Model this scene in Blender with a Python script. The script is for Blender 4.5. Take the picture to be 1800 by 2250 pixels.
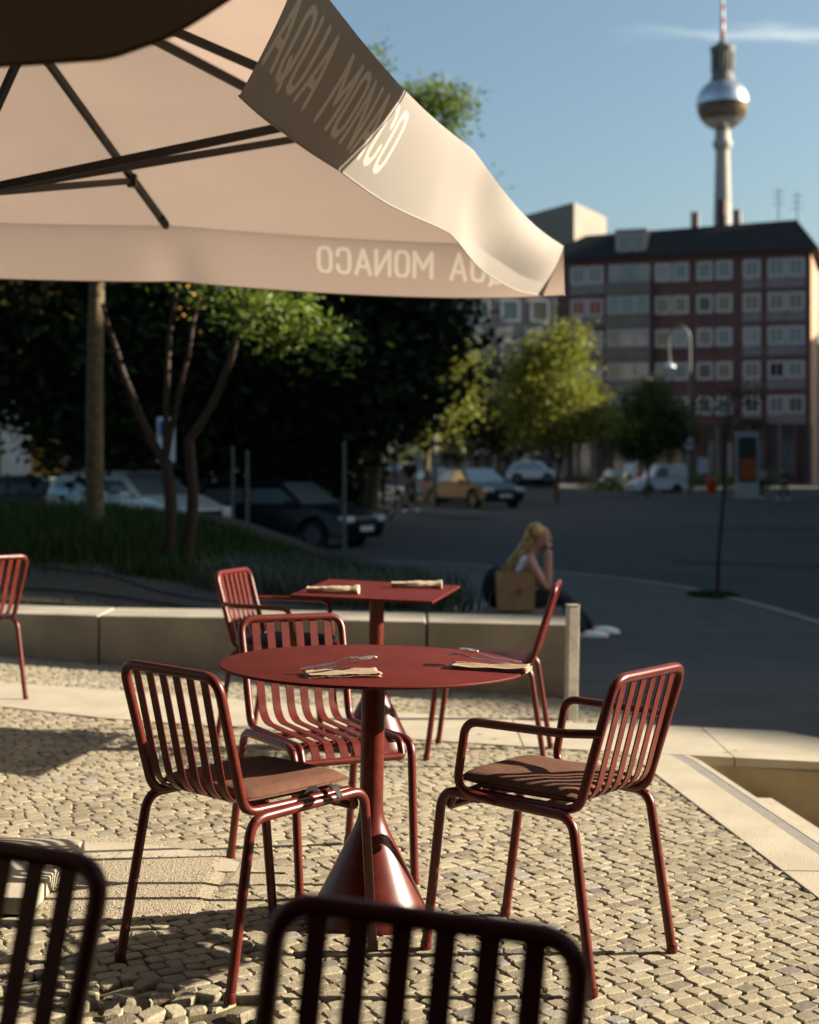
import bpy, bmesh, math, random
from math import sin, cos, pi, radians, sqrt, atan2, tan
from mathutils import Vector, Matrix, Euler, noise
random.seed(7)
for o in list(bpy.data.objects): bpy.data.objects.remove(o)
SC = bpy.context.scene
COL = SC.collection

# ------------------------------------------------------------------ camera, sky, sun, exposure
F, VH, CH = 3220.0, 1026.0, 1.317          # focal length in photo pixels, horizon row, eye height
cam_d = bpy.data.cameras.new('camera'); cam = bpy.data.objects.new('camera', cam_d); COL.objects.link(cam)
cam.location = (0, 0, CH); cam.rotation_euler = (pi / 2, 0, 0)
cam_d.sensor_fit = 'HORIZONTAL'; cam_d.sensor_width = 24.0; cam_d.lens = F / 1800 * 24
cam_d.shift_y = (VH - 1125) / 1800
cam_d.clip_start = 0.05; cam_d.clip_end = 6000
cam_d.dof.use_dof = True; cam_d.dof.focus_distance = 4.05; cam_d.dof.aperture_fstop = 2.5
SC.camera = cam
SUN_AZ, SUN_EL = radians(7.0), radians(23.0)     # azimuth from +X towards +Y
SDIR = Vector((cos(SUN_EL) * cos(SUN_AZ), cos(SUN_EL) * sin(SUN_AZ), sin(SUN_EL)))
sl = bpy.data.lights.new('sun', 'SUN'); sl.energy = 5.0; sl.angle = radians(0.5); sl.color = (1.0, 0.86, 0.67)
so = bpy.data.objects.new('sun', sl); COL.objects.link(so); so.location = (30, 3, 30)
so.rotation_euler = (-SDIR).to_track_quat('-Z', 'Y').to_euler()
W = bpy.data.worlds.new('World'); SC.world = W; W.use_nodes = True
nt = W.node_tree; nt.nodes.clear()
w_out = nt.nodes.new('ShaderNodeOutputWorld'); w_bg = nt.nodes.new('ShaderNodeBackground')
sky = nt.nodes.new('ShaderNodeTexSky'); sky.sky_type = 'NISHITA'; sky.sun_disc = False
sky.sun_elevation = SUN_EL; sky.sun_rotation = pi / 2 - SUN_AZ
sky.altitude = 50; sky.air_density = 1.0; sky.dust_density = 3.0; sky.ozone_density = 0.7
w_bg.inputs[1].default_value = 0.05
# a thin streak of cloud, given as a band in the real sky directions
tc = nt.nodes.new('ShaderNodeTexCoord'); sep = nt.nodes.new('ShaderNodeSeparateXYZ')
nt.links.new(tc.outputs['Generated'], sep.inputs[0])
def wm(op, a, b=None, clamp=False):
    n = nt.nodes.new('ShaderNodeMath'); n.operation = op; n.use_clamp = clamp
    for i, v in enumerate((a, b)):
        if v is None: continue
        if isinstance(v, (int, float)): n.inputs[i].default_value = v
        else: nt.links.new(v, n.inputs[i])
    return n.outputs[0]
az = wm('DIVIDE', sep.outputs[0], sep.outputs[1]); el = wm('DIVIDE', sep.outputs[2], sep.outputs[1])
nz = nt.nodes.new('ShaderNodeTexNoise'); nz.inputs['Scale'].default_value = 14; nz.inputs['Detail'].default_value = 5
mp = nt.nodes.new('ShaderNodeMapping'); mp.inputs['Scale'].default_value = (1, 1, 5)
nt.links.new(tc.outputs['Generated'], mp.inputs[0]); nt.links.new(mp.outputs[0], nz.inputs[0])
wob = wm('MULTIPLY', wm('SUBTRACT', nz.outputs[0], 0.5), 0.03)
de = wm('ABSOLUTE', wm('SUBTRACT', wm('ADD', el, wob), 0.2965))
band = wm('SUBTRACT', 1.0, wm('DIVIDE', de, 0.0068), True)
along = wm('MULTIPLY', wm('SUBTRACT', az, 0.13), 8.0, True)
fwd = wm('GREATER_THAN', sep.outputs[1], 0.0)
amt = wm('MULTIPLY', wm('MULTIPLY', wm('MULTIPLY', band, along), wm('MULTIPLY', nz.outputs[0], 1.0)), fwd)
mixc = nt.nodes.new('ShaderNodeMix'); mixc.data_type = 'RGBA'
nt.links.new(amt, mixc.inputs['Factor']); nt.links.new(sky.outputs[0], mixc.inputs['A'])
mixc.inputs['B'].default_value = (7.0, 6.6, 6.4, 1)
tint = nt.nodes.new('ShaderNodeMix'); tint.data_type = 'RGBA'; tint.blend_type = 'MULTIPLY'; tint.inputs['Factor'].default_value = 1.0
tint.inputs['B'].default_value = (.80, .92, .92, 1); nt.links.new(mixc.outputs['Result'], tint.inputs['A'])
nt.links.new(tint.outputs['Result'], w_bg.inputs[0]); nt.links.new(w_bg.outputs[0], w_out.inputs[0])
SC.render.engine = 'CYCLES'
SC.view_settings.view_transform = 'Standard'; SC.view_settings.look = 'None'; SC.view_settings.gamma = 1
SC.view_settings.use_curve_mapping = False; SC.view_settings.exposure = 1.78
SC.cycles.max_bounces = 6; SC.cycles.transparent_max_bounces = 8

# ------------------------------------------------------------------ helpers
A_T = 0.018                                     # the terrace falls gently to the right
def G(x, y=0): return -A_T * x
TILT = Matrix(((cos(A_T), 0, sin(A_T), 0), (0, 1, 0, 0), (-sin(A_T), 0, cos(A_T), 0), (0, 0, 0, 1)))
def smooth(t): t = max(0, min(1, t)); return t * t * (3 - 2 * t)
CTRL = [(1.8, 14.7, -.44), (4, 19, -.47), (-2.6, 33, -.48), (-8, 30, -.35), (-.8, 45, .0), (-6, 48, 0), (2.5, 54, -.15), (6, 33, -.5), (13.5, 91, -.35),
        (19, 79, -.38), (8.9, 105, .15), (10, 120, 0), (24, 118, 0), (20, 45, -.5), (-20, 60, .2), (-40, 40, .2), (40, 60, -.5), (-10, 110, .3)]
def zs(x, y):
    n = d = 0
    for cx, cy, cz in CTRL:
        w = 1 / ((x - cx) ** 2 + (0.5 * (y - cy)) ** 2 + 6) ** 1.5
        n += w * cz; d += w
    return n / d
def tag(o, label=None, cat=None, group=None, kind=None):
    if label: o['label'] = label
    if cat: o['category'] = cat
    if group: o['group'] = group
    if kind: o['kind'] = kind
    return o
class MB:
    """collects geometry for one mesh"""
    def __init__(s): s.v = []; s.f = []; s.m = []; s.cur = 0
    def quad(s, a, b, c, d):
        i = len(s.v); s.v += [tuple(a), tuple(b), tuple(c), tuple(d)]; s.f.append((i, i+1, i+2, i+3)); s.m.append(s.cur)
    def add(s, vs, fs):
        i = len(s.v); s.v += [tuple(p) for p in vs]
        for f in fs: s.f.append(tuple(i + k for k in f)); s.m.append(s.cur)
    def box(s, x0, x1, y0, y1, z0, z1, M=None):
        p = [Vector((x, y, z)) for z in (z0, z1) for y in (y0, y1) for x in (x0, x1)]
        if M: p = [M @ q for q in p]
        s.add(p, [(0, 2, 3, 1), (4, 5, 7, 6), (0, 1, 5, 4), (2, 6, 7, 3), (0, 4, 6, 2), (1, 3, 7, 5)])
    def prism(s, poly, z0, z1):
        """poly: xy list counter-clockwise; z0/z1 numbers or functions"""
        g0 = z0 if callable(z0) else (lambda x, y: z0); g1 = z1 if callable(z1) else (lambda x, y: z1)
        n = len(poly)
        vs = [(x, y, g0(x, y)) for x, y in poly] + [(x, y, g1(x, y)) for x, y in poly]
        s.add(vs, [tuple(range(n - 1, -1, -1)), tuple(range(n, 2 * n))] + [(i, (i + 1) % n, n + (i + 1) % n, n + i) for i in range(n)])
    def tube(s, pts, r, seg=10, closed=False, cap=True):
        pts = [Vector(p) for p in pts]; n = len(pts)
        rr = r if isinstance(r, (list, tuple)) else [r] * n
        tang = []
        for i in range(n):
            a = pts[i - 1] if (i > 0 or closed) else pts[0]; b = pts[(i + 1) % n] if (i < n - 1 or closed) else pts[-1]
            t = b - a; tang.append(t.normalized() if t.length > 1e-9 else Vector((0, 0, 1)))
        up = Vector((0, 0, 1)) if abs(tang[0].z) < .9 else Vector((1, 0, 0))
        u = tang[0].cross(up).normalized(); vs = []
        for i in range(n):
            u = (u - tang[i] * u.dot(tang[i])); u.normalize(); w = tang[i].cross(u)
            for k in range(seg):
                a = 2 * pi * k / seg
                vs.append(pts[i] + (u * cos(a) + w * sin(a)) * rr[i])
        fs = []
        rng = n if closed else n - 1
        for i in range(rng):
            j = (i + 1) % n; off = 0
            if closed and j == 0:      # match the seam
                best = min(range(seg), key=lambda q: (vs[i * seg] - vs[q]).length); off = best
            for k in range(seg):
                k2 = (k + 1) % seg
                fs.append((i * seg + k, i * seg + k2, j * seg + (k2 + off) % seg, j * seg + (k + off) % seg))
        if cap and not closed:
            fs.append(tuple(range(seg - 1, -1, -1))); fs.append(tuple((n - 1) * seg + k for k in range(seg)))
        s.add(vs, fs)
    def lathe(s, prof, seg=32, M=None):
        """prof: (radius, z) from bottom to top"""
        vs = []
        for r, z in prof:
            for k in range(seg):
                a = 2 * pi * k / seg; p = Vector((r * cos(a), r * sin(a), z)); vs.append(M @ p if M else p)
        fs = [(i * seg + k, i * seg + (k + 1) % seg, (i + 1) * seg + (k + 1) % seg, (i + 1) * seg + k) for i in range(len(prof) - 1) for k in range(seg)]
        fs.append(tuple(range(seg - 1, -1, -1))); fs.append(tuple((len(prof) - 1) * seg + k for k in range(seg)))
        s.add(vs, fs)
    def mesh(s, name, mats, smooth_angle=None):
        me = bpy.data.meshes.new(name); me.from_pydata(s.v, [], s.f)
        for m in (mats if isinstance(mats, (list, tuple)) else [mats]): me.materials.append(m)
        if any(s.m): me.polygons.foreach_set('material_index', s.m)
        if smooth_angle is not None:
            me.polygons.foreach_set('use_smooth', [True] * len(me.polygons))
            try: me.set_sharp_from_angle(angle=radians(smooth_angle))
            except Exception: pass
        me.update(); return me
    def obj(s, name, mats, parent=None, smooth_angle=None, loc=None, rot=None):
        o = bpy.data.objects.new(name, s.mesh(name, mats, smooth_angle)); COL.objects.link(o)
        if parent: o.parent = parent
        if loc is not None: o.location = loc
        if rot is not None: o.rotation_euler = rot
        return o
def bev(o, w=.004, seg=2):
    m = o.modifiers.new('bevel', 'BEVEL'); m.width = w; m.segments = seg; m.limit_method = 'ANGLE'; m.angle_limit = radians(35); return o
def fillet(pts, rad, n=6, closed=False):
    pts = [Vector(p) for p in pts]; out = []; N = len(pts)
    rr = rad if isinstance(rad, (list, tuple)) else [rad] * N
    for i, p in enumerate(pts):
        if (i in (0, N - 1) and not closed) or rr[i] <= 0: out.append(p); continue
        a = pts[i - 1]; b = pts[(i + 1) % N]
        d1 = (a - p); d2 = (b - p); l = min(d1.length, d2.length) * .48
        ang = d1.angle(d2); t = min(rr[i] / max(tan(ang / 2), 1e-3), l)
        q0 = p + d1.normalized() * t; q1 = p + d2.normalized() * t
        for k in range(n + 1):
            s = k / n; out.append(q0 * (1 - s) ** 2 + p * 2 * s * (1 - s) + q1 * s * s)
    return out
def resample(pts, step):
    out = [pts[0]]
    for a, b in zip(pts[:-1], pts[1:]):
        n = max(1, int((b - a).length / step))
        for k in range(1, n + 1): out.append(a.lerp(b, k / n))
    return out
def empty(name, loc=(0, 0, 0), rz=0, label=None, cat=None, group=None, tilt=False):
    o = bpy.data.objects.new(name, None); COL.objects.link(o); o.empty_display_size = .2
    if tilt:
        o.rotation_euler = (TILT @ Matrix.Rotation(rz, 4, 'Z')).to_euler()
    else: o.rotation_euler = (0, 0, rz)
    o.location = loc
    return tag(o, label, cat, group)
def copy_tree(o, parent=None):
    c = o.copy(); COL.objects.link(c)
    if parent: c.parent = parent
    for ch in list(o.children): copy_tree(ch, c)
    return c
def interp(pts, x):
    if x <= pts[0][0]: a, b = pts[0], pts[1]
    elif x >= pts[-1][0]: a, b = pts[-2], pts[-1]
    else:
        for a, b in zip(pts[:-1], pts[1:]):
            if a[0] <= x <= b[0]: break
    return a[1] + (b[1] - a[1]) * (x - a[0]) / (b[0] - a[0])

# ------------------------------------------------------------------ materials
def mat(name, col, rough=.6, metal=0, var=0, vscale=8, bump=0, bscale=60, spec=.5, col2=None, transl=0, coat=0, detail=5, island=0):
    m = bpy.data.materials.new(name); m.use_nodes = True; t = m.node_tree; b = t.nodes['Principled BSDF']; out = t.nodes['Material Output']
    b.inputs['Base Color'].default_value = (*col, 1); b.inputs['Roughness'].default_value = rough; b.inputs['Metallic'].default_value = metal
    b.inputs['Specular IOR Level'].default_value = spec
    if coat: b.inputs['Coat Weight'].default_value = coat; b.inputs['Coat Roughness'].default_value = .08
    tcn = t.nodes.new('ShaderNodeTexCoord')
    colout = None
    if var or col2:
        n = t.nodes.new('ShaderNodeTexNoise'); n.inputs['Scale'].default_value = vscale; n.inputs['Detail'].default_value = detail
        t.links.new(tcn.outputs['Object'], n.inputs[0])
        r = t.nodes.new('ShaderNodeValToRGB'); r.color_ramp.elements[0].position = .35; r.color_ramp.elements[1].position = .65
        c2 = col2 if col2 else tuple(min(1, c * (1 + var)) for c in col); c1 = tuple(c * (1 - var) for c in col)
        r.color_ramp.elements[0].color = (*c1, 1); r.color_ramp.elements[1].color = (*c2, 1)
        t.links.new(n.outputs[0], r.inputs[0]); colout = r.outputs[0]
    if island:
        g = t.nodes.new('ShaderNodeNewGeometry'); hs = t.nodes.new('ShaderNodeHueSaturation')
        mr = t.nodes.new('ShaderNodeMapRange'); mr.inputs[3].default_value = 1 - island; mr.inputs[4].default_value = 1 + island
        t.links.new(g.outputs['Random Per Island'], mr.inputs[0]); t.links.new(mr.outputs[0], hs.inputs['Value'])
        mr2 = t.nodes.new('ShaderNodeMapRange'); mr2.inputs[3].default_value = .5 - .03 * island; mr2.inputs[4].default_value = .5 + .03 * island
        mm = t.nodes.new('ShaderNodeMath'); mm.operation = 'FRACT'; m2 = t.nodes.new('ShaderNodeMath'); m2.operation = 'MULTIPLY'; m2.inputs[1].default_value = 17.3
        t.links.new(g.outputs['Random Per Island'], m2.inputs[0]); t.links.new(m2.outputs[0], mm.inputs[0]); t.links.new(mm.outputs[0], mr2.inputs[0]); t.links.new(mr2.outputs[0], hs.inputs['Hue'])
        if colout: t.links.new(colout, hs.inputs['Color'])
        else: hs.inputs['Color'].default_value = (*col, 1)
        colout = hs.outputs[0]
    if colout: t.links.new(colout, b.inputs['Base Color'])
    if bump:
        n2 = t.nodes.new('ShaderNodeTexNoise'); n2.inputs['Scale'].default_value = bscale; n2.inputs['Detail'].default_value = 6
        t.links.new(tcn.outputs['Object'], n2.inputs[0])
        bp = t.nodes.new('ShaderNodeBump'); bp.inputs['Strength'].default_value = bump; bp.inputs['Distance'].default_value = .01
        t.links.new(n2.outputs[0], bp.inputs['Height']); t.links.new(bp.outputs[0], b.inputs['Normal'])
    if transl:
        tr = t.nodes.new('ShaderNodeBsdfTranslucent'); mx = t.nodes.new('ShaderNodeMixShader'); mx.inputs[0].default_value = transl
        tr.inputs[0].default_value = (*col, 1)
        if colout: t.links.new(colout, tr.inputs[0])
        t.links.new(b.outputs[0], mx.inputs[1]); t.links.new(tr.outputs[0], mx.inputs[2]); t.links.new(mx.outputs[0], out.inputs[0])
    return m
M = {}
M['red'] = mat('red_paint', (.082, .0088, .0058), .35, spec=.38, var=.20, vscale=30, bump=.05, bscale=900)
M['red_top'] = mat('red_table_paint', (.080, .0088, .006), .6, spec=.12, var=.12, vscale=9, bump=.10, bscale=700)
M['rubber'] = mat('black_rubber', (.012, .011, .010), .7)
M['cushion'] = mat('brown_cloth', (.125, .058, .038), .9, var=.10, vscale=60, bump=.5, bscale=700, spec=.2)
M['cushion_dark'] = mat('dark_cloth', (.03, .024, .04), .9, bump=.4, bscale=700, spec=.2)
M['strap'] = mat('black_strap', (.012, .010, .012), .8)
M['napkin'] = mat('kraft_paper', (.28, .20, .135), .85, var=.12, vscale=60, bump=.3, bscale=300)
M['steel'] = mat('steel', (.62, .62, .64), .16, metal=1)
M['stone'] = None
M['concrete'] = mat('pale_concrete', (.335, .30, .23), .85, var=.09, vscale=5, bump=.25, bscale=120, detail=8)
M['wall_c'] = mat('wall_concrete', (.28, .25, .195), .85, var=.20, vscale=2.2, bump=.3, bscale=90, detail=8)
M['strip_c'] = mat('grey_strip', (.19, .18, .165), .8, var=.1, vscale=30)
M['stair_c'] = mat('shaded_stair_concrete', (.25, .20, .125), .88, var=.15, vscale=5, bump=.25, bscale=70)  # shade of the stair well put into a browner concrete colour
M['sand'] = mat('gritty_sand', (.29, .25, .18), .95, var=.22, vscale=140, bump=.9, bscale=160)
M['joint'] = mat('joint_soil', (.032, .026, .014), .95, col2=(.11, .095, .028), vscale=11, bump=.6, bscale=150)
M['moss'] = mat('moss', (.085, .095, .02), .95, var=.35, vscale=40, island=.3)
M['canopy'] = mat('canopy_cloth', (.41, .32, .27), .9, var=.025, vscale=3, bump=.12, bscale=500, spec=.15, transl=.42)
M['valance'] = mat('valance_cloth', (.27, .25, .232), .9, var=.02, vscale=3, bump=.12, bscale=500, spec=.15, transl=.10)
M['letter'] = mat('printed_letters', (.62, .58, .52), .8, spec=.2, transl=.1)
def letter_film():
    m = mat('printed_letters_inside', (.95, .92, .86), .8, spec=.1); t = m.node_tree; o = t.nodes['Material Output']; b = t.nodes['Principled BSDF']
    tr = t.nodes.new('ShaderNodeBsdfTransparent'); mx = t.nodes.new('ShaderNodeMixShader'); mx.inputs[0].default_value = .42
    t.links.new(tr.outputs[0], mx.inputs[1]); t.links.new(b.outputs[0], mx.inputs[2]); t.links.new(mx.outputs[0], o.inputs[0]); return m
M['letter_in'] = letter_film()
M['frame'] = mat('dark_bronze_aluminium', (.010, .008, .007), .45, metal=.3)
M['asphalt'] = mat('asphalt', (.030, .029, .027), .9, var=.2, vscale=3, bump=.4, bscale=80, detail=8)
M['asphalt2'] = mat('patched_asphalt', (.020, .020, .019), .9, var=.2, vscale=3, bump=.4, bscale=80, detail=8)
M['pave'] = mat('pavement_slabs', (.050, .048, .044), .85, var=.22, vscale=2.2, bump=.4, bscale=50, detail=8)
M['kerb'] = mat('granite_kerb', (.17, .165, .155), .8, var=.2, vscale=8)
M['paint'] = mat('road_paint', (.12, .12, .12), .7, var=.2, vscale=6)
M['soil'] = mat('mulch_soil', (.028, .019, .010), .95, var=.4, vscale=14, bump=1, bscale=45)
M['grass'] = mat('grass_blades', (.030, .055, .010), .7, island=.45, transl=.3, spec=.2)
M['laven'] = mat('grey_green_herbs', (.062, .085, .062), .8, island=.35, transl=.2, spec=.2)
M['bark'] = mat('bark', (.10, .075, .038), .9, var=.35, vscale=14, bump=.8, bscale=30)
M['bark2'] = mat('reddish_bark', (.032, .018, .012), .85, var=.3, vscale=14, bump=.6, bscale=30)
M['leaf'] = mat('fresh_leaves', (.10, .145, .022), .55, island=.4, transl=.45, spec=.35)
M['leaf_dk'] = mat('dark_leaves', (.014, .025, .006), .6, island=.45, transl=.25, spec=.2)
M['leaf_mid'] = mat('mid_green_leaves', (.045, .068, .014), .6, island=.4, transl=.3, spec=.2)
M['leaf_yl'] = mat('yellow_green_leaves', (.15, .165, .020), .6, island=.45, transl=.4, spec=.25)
M['hose'] = mat('black_hose', (.008, .008, .008), .5)
M['galv'] = mat('weathered_steel', (.36, .34, .29), .55, metal=.4, var=.2, vscale=20)
M['pole'] = mat('grey_pole', (.10, .105, .11), .5, metal=.3)
def glassmat(name, col, rough=.06, spec=.8): return mat(name, col, rough, spec=spec)
M['carglass'] = mat('car_glass', (.22, .27, .28), .10, metal=.45, spec=.9)
M['tyre'] = mat('tyre', (.012, .012, .012), .8)
M['rim'] = mat('alloy', (.10, .10, .11), .4, metal=.6)
M['lamp_w'] = mat('headlamp', (.7, .72, .72), .15)
M['lamp_r'] = mat('tail_lamp', (.5, .02, .015), .25)
M['plate'] = mat('number_plate', (.7, .7, .68), .5)
M['blackp'] = mat('black_plastic', (.015, .015, .016), .5)
M['brick'] = mat('red_render', (.078, .040, .038), .9, var=.12, vscale=.8, bump=.2, bscale=10)
M['brick_end'] = mat('sunlit_end_render', (.36, .21, .13), .9, var=.06, vscale=1)  # sunlit peach of the end wall put into the colour
M['bgrey'] = mat('grey_render', (.105, .10, .095), .9, var=.12, vscale=.7)
M['plinth'] = mat('dark_plinth', (.05, .04, .04), .9, var=.2, vscale=.7)
M['roof'] = mat('dark_roof', (.007, .0075, .009), .8, var=.2, vscale=3)
M['wframe'] = mat('pale_window_frame', (.33, .33, .35), .6)
M['spandrel'] = mat('spandrel_panel', (.15, .14, .15), .8, var=.15, vscale=2)
M['pane'] = glassmat('window_glass', (.085, .115, .125), .12)
M['pane_y'] = glassmat('window_glass_yellow_reflection', (.17, .145, .095), .35, .4)  # yellowish reflection painted into the pane colour
M['pane_w'] = glassmat('window_glass_blind', (.22, .24, .235), .35, .4)
M['pane_r'] = glassmat('window_glass_red_curtain', (.25, .035, .022), .4, .4)
M['pane_g'] = glassmat('window_glass_green', (.055, .066, .045), .35, .4)
M['pane_d'] = glassmat('window_opening', (.008, .008, .008), .5, .2)
M['slabwall'] = mat('panel_block_wall', (.19, .185, .19), .9, var=.1, vscale=.5)
M['conc_far'] = mat('far_concrete', (.21, .18, .15), .9, var=.06, vscale=.3)
M['far_dk'] = mat('far_dark_cladding', (.16, .14, .15), .8, var=.1, vscale=.3)
M['yellowwall'] = mat('ochre_wall', (.36, .20, .035), .9, var=.2, vscale=.6)
M['whitewall'] = mat('white_wall', (.50, .49, .45), .9, var=.1, vscale=1)
M['tower_c'] = mat('tower_concrete', (.33, .315, .285), .85, var=.08, vscale=.08)
M['tower_dk'] = mat('tower_equipment', (.13, .125, .11), .8, var=.5, vscale=.35)
M['sphere'] = mat('tower_sphere_steel', (.55, .56, .58), .26, metal=.9, var=.15, vscale=.25)
M['sphere_glass'] = mat('tower_windows_reflection', (.20, .16, .13), .22, metal=.6, var=.6, vscale=.9)  # brown reflection on the lower sphere painted into the window colour
M['mast_r'] = mat('mast_red', (.55, .05, .03), .7); M['mast_w'] = mat('mast_white', (.75, .73, .70), .7)
M['skin'] = mat('skin', (.55, .27, .19), .55, var=.05, vscale=30)
M['hair'] = mat('blond_hair', (.55, .33, .12), .55, var=.55, vscale=22, bump=.5, bscale=150)
M['hair_d'] = mat('dark_hair', (.03, .02, .014), .6)
M['tshirt'] = mat('white_cotton', (.82, .82, .84), .9)
M['jeans'] = mat('dark_jeans', (.022, .026, .036), .9)
M['shoe'] = mat('white_shoe', (.85, .87, .87), .6)
M['paperbag'] = mat('brown_paper_bag', (.42, .25, .11), .85, var=.1, vscale=8, bump=.2, bscale=40)
M['black_cloth'] = mat('black_cloth', (.008, .008, .010), .9)
M['grey_cloth'] = mat('grey_cloth', (.32, .34, .36), .9)
M['tan_cloth'] = mat('tan_cloth', (.24, .18, .11), .9)
M['orange'] = mat('orange_plastic', (.60, .06, .015), .5)
M['sign_b'] = mat('sign_blue', (.03, .12, .35), .5); M['sign_w'] = mat('sign_white', (.62, .66, .70), .5); M['sign_r'] = mat('sign_red', (.42, .05, .04), .5)
M['yellow_sig'] = mat('signal_yellow', (.6, .30, .02), .5)
M['poster'] = mat('poster_print', (.30, .05, .012), .5, col2=(.45, .12, .02), vscale=1.6)
M['blocker'] = mat('dark_blocker_wall', (.035, .03, .026), .7, var=.2, vscale=1)
M['leafy'] = mat('yellow_leaf', (.62, .36, .02), .7)
def stone_mat():
    m = bpy.data.materials.new('cobble_granite'); m.use_nodes = True; t = m.node_tree; b = t.nodes['Principled BSDF']
    b.inputs['Roughness'].default_value = .82; b.inputs['Specular IOR Level'].default_value = .3
    at = t.nodes.new('ShaderNodeAttribute'); at.attribute_name = 'tone'
    oi = t.nodes.new('ShaderNodeObjectInfo')
    ad = t.nodes.new('ShaderNodeMath'); ad.operation = 'ADD'; t.links.new(at.outputs['Fac'], ad.inputs[0])
    fr = t.nodes.new('ShaderNodeMath'); fr.operation = 'FRACT'; t.links.new(oi.outputs['Random'], ad.inputs[1]); t.links.new(ad.outputs[0], fr.inputs[0])
    r = t.nodes.new('ShaderNodeValToRGB'); e = r.color_ramp.elements
    e[0].position = 0; e[0].color = (.18, .155, .108, 1); e[1].position = 1; e[1].color = (.325, .288, .205, 1)
    for p, c in ((.025, (.135, .12, .11)), (.07, (.195, .168, .118)), (.30, (.235, .205, .146)), (.5, (.258, .226, .160)), (.95, (.30, .265, .188)), (.975, (.21, .205, .195))):
        k = e.new(p); k.color = (*c, 1)
    t.links.new(fr.outputs[0], r.inputs[0])
    tcn = t.nodes.new('ShaderNodeTexCoord'); geo = t.nodes.new('ShaderNodeNewGeometry')
    n = t.nodes.new('ShaderNodeTexNoise'); n.inputs['Scale'].default_value = 85; n.inputs['Detail'].default_value = 6; t.links.new(geo.outputs['Position'], n.inputs[0])
    mr = t.nodes.new('ShaderNodeMapRange'); mr.inputs[1].default_value = .3; mr.inputs[2].default_value = .7; mr.inputs[3].default_value = .82; mr.inputs[4].default_value = 1.12
    t.links.new(n.outputs[0], mr.inputs[0])
    n3 = t.nodes.new('ShaderNodeTexNoise'); n3.inputs['Scale'].default_value = 1.3; n3.inputs['Detail'].default_value = 3; t.links.new(geo.outputs['Position'], n3.inputs[0])
    mr3 = t.nodes.new('ShaderNodeMapRange'); mr3.inputs[1].default_value = .3; mr3.inputs[2].default_value = .7; mr3.inputs[3].default_value = .86; mr3.inputs[4].default_value = 1.1
    t.links.new(n3.outputs[0], mr3.inputs[0])
    mm = t.nodes.new('ShaderNodeMath'); mm.operation = 'MULTIPLY'; t.links.new(mr.outputs[0], mm.inputs[0]); t.links.new(mr3.outputs[0], mm.inputs[1])
    hs = t.nodes.new('ShaderNodeHueSaturation'); t.links.new(r.outputs[0], hs.inputs['Color']); t.links.new(mm.outputs[0], hs.inputs['Value'])
    t.links.new(hs.outputs[0], b.inputs['Base Color'])
    bp = t.nodes.new('ShaderNodeBump'); bp.inputs['Strength'].default_value = .55; bp.inputs['Distance'].default_value = .004
    n2 = t.nodes.new('ShaderNodeTexNoise'); n2.inputs['Scale'].default_value = 130; n2.inputs['Detail'].default_value = 5; t.links.new(geo.outputs['Position'], n2.inputs[0])
    t.links.new(n2.outputs[0], bp.inputs['Height']); t.links.new(bp.outputs[0], b.inputs['Normal'])
    return m
M['stone'] = stone_mat()

# ------------------------------------------------------------------ large ground: road and pavement
def kerb_y(x): return interp([(-30, 27.5), (-6, 27.2), (.38, 25.2), (2.24, 23.3), (3.3, 21.6), (3.74, 20.4), (4.2, 17.8), (4.43, 15.8), (4.5, 12), (4.6, 5)], x)
mb = MB()
xs = [-900, -300, -120] + [-60 + 3 * i for i in range(41)] + [120, 300, 900]
ys = [-60, -10] + [2 * i for i in range(65)] + [150, 200, 400, 900, 2500]
vs = []
for y in ys:
    for x in xs: vs.append((x, y, zs(max(-60, min(60, x)), max(8, min(125, y))) if y > 0 else -.5))
nx = len(xs)
mb.add(vs, [(j * nx + i, j * nx + i + 1, (j + 1) * nx + i + 1, (j + 1) * nx + i) for j in range(len(ys) - 1) for i in range(nx - 1)])
# keep the road sheet under the terrace and the planting bed
mb.v = [(x, y, z - 0.35 if (-45 < x < 4.3 and y < 24) else z) for x, y, z in mb.v]
tag(mb.obj('road', M['asphalt'], smooth_angle=60), kind='structure')

SB = [(-9, 10.6), (-3.5, 8.5), (-2.18, 7.8), (-1.484, 7.465), (0, 7.08), (.68, 6.9), (1.12, 6.83), (1.87, 6.69), (3.2, 6.45)]      # paving strip, near edge
ST = [(-9, 11.5), (-3.7, 9.3), (-2.41, 8.64), (-1.67, 8.41), (0, 7.82), (.69, 7.63), (1.35, 7.57), (1.896, 7.48), (2.30, 6.98), (3.2, 6.6)]  # far edge
WB = [(-9, 12.7), (-4.5, 10.85), (-2.77, 9.9), (-1.98, 9.55), (-1.19, 9.29), (0, 8.82), (.98, 8.43)]      # wall foot
def EX(y): return 1.264 - .110 * (y - 4.52)                   # inner edge of the stair-side slabs
def pave_z(x, y):                                             # pavement beyond the terrace, a gentle ramp to the street
    t = smooth((y - 8.2) / 5.5); far = zs(x, max(8, y)) + .10
    return (G(x) - .012) * (1 - t) + (-.40) * t if y < 14 else -.40 + (far + .40) * smooth((y - 14) / 5)
mb = MB(); ROWS = []
for j in range(60):
    y = 7.3 + j * .33; ROWS.append(y)
def xr(y):                                                    # right border of the pavement = kerb
    pts = [(5, 4.6), (12, 4.5), (15.8, 4.43), (17.8, 4.2), (20.4, 3.74), (21.6, 3.3), (23.3, 2.24), (25.2, .38), (26.6, -6), (27.0, -30)]
    return interp(pts, y)
vs = []; NX = 40
for y in ROWS:
    xl = .70 if y < 9.1 else .70 - smooth((y - 9.1) / 1.5) * 9.0
    x1 = xr(y)
    for i in range(NX + 1):
        x = xl + (x1 - xl) * i / NX; vs.append((x, y, pave_z(x, y)))
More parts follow.
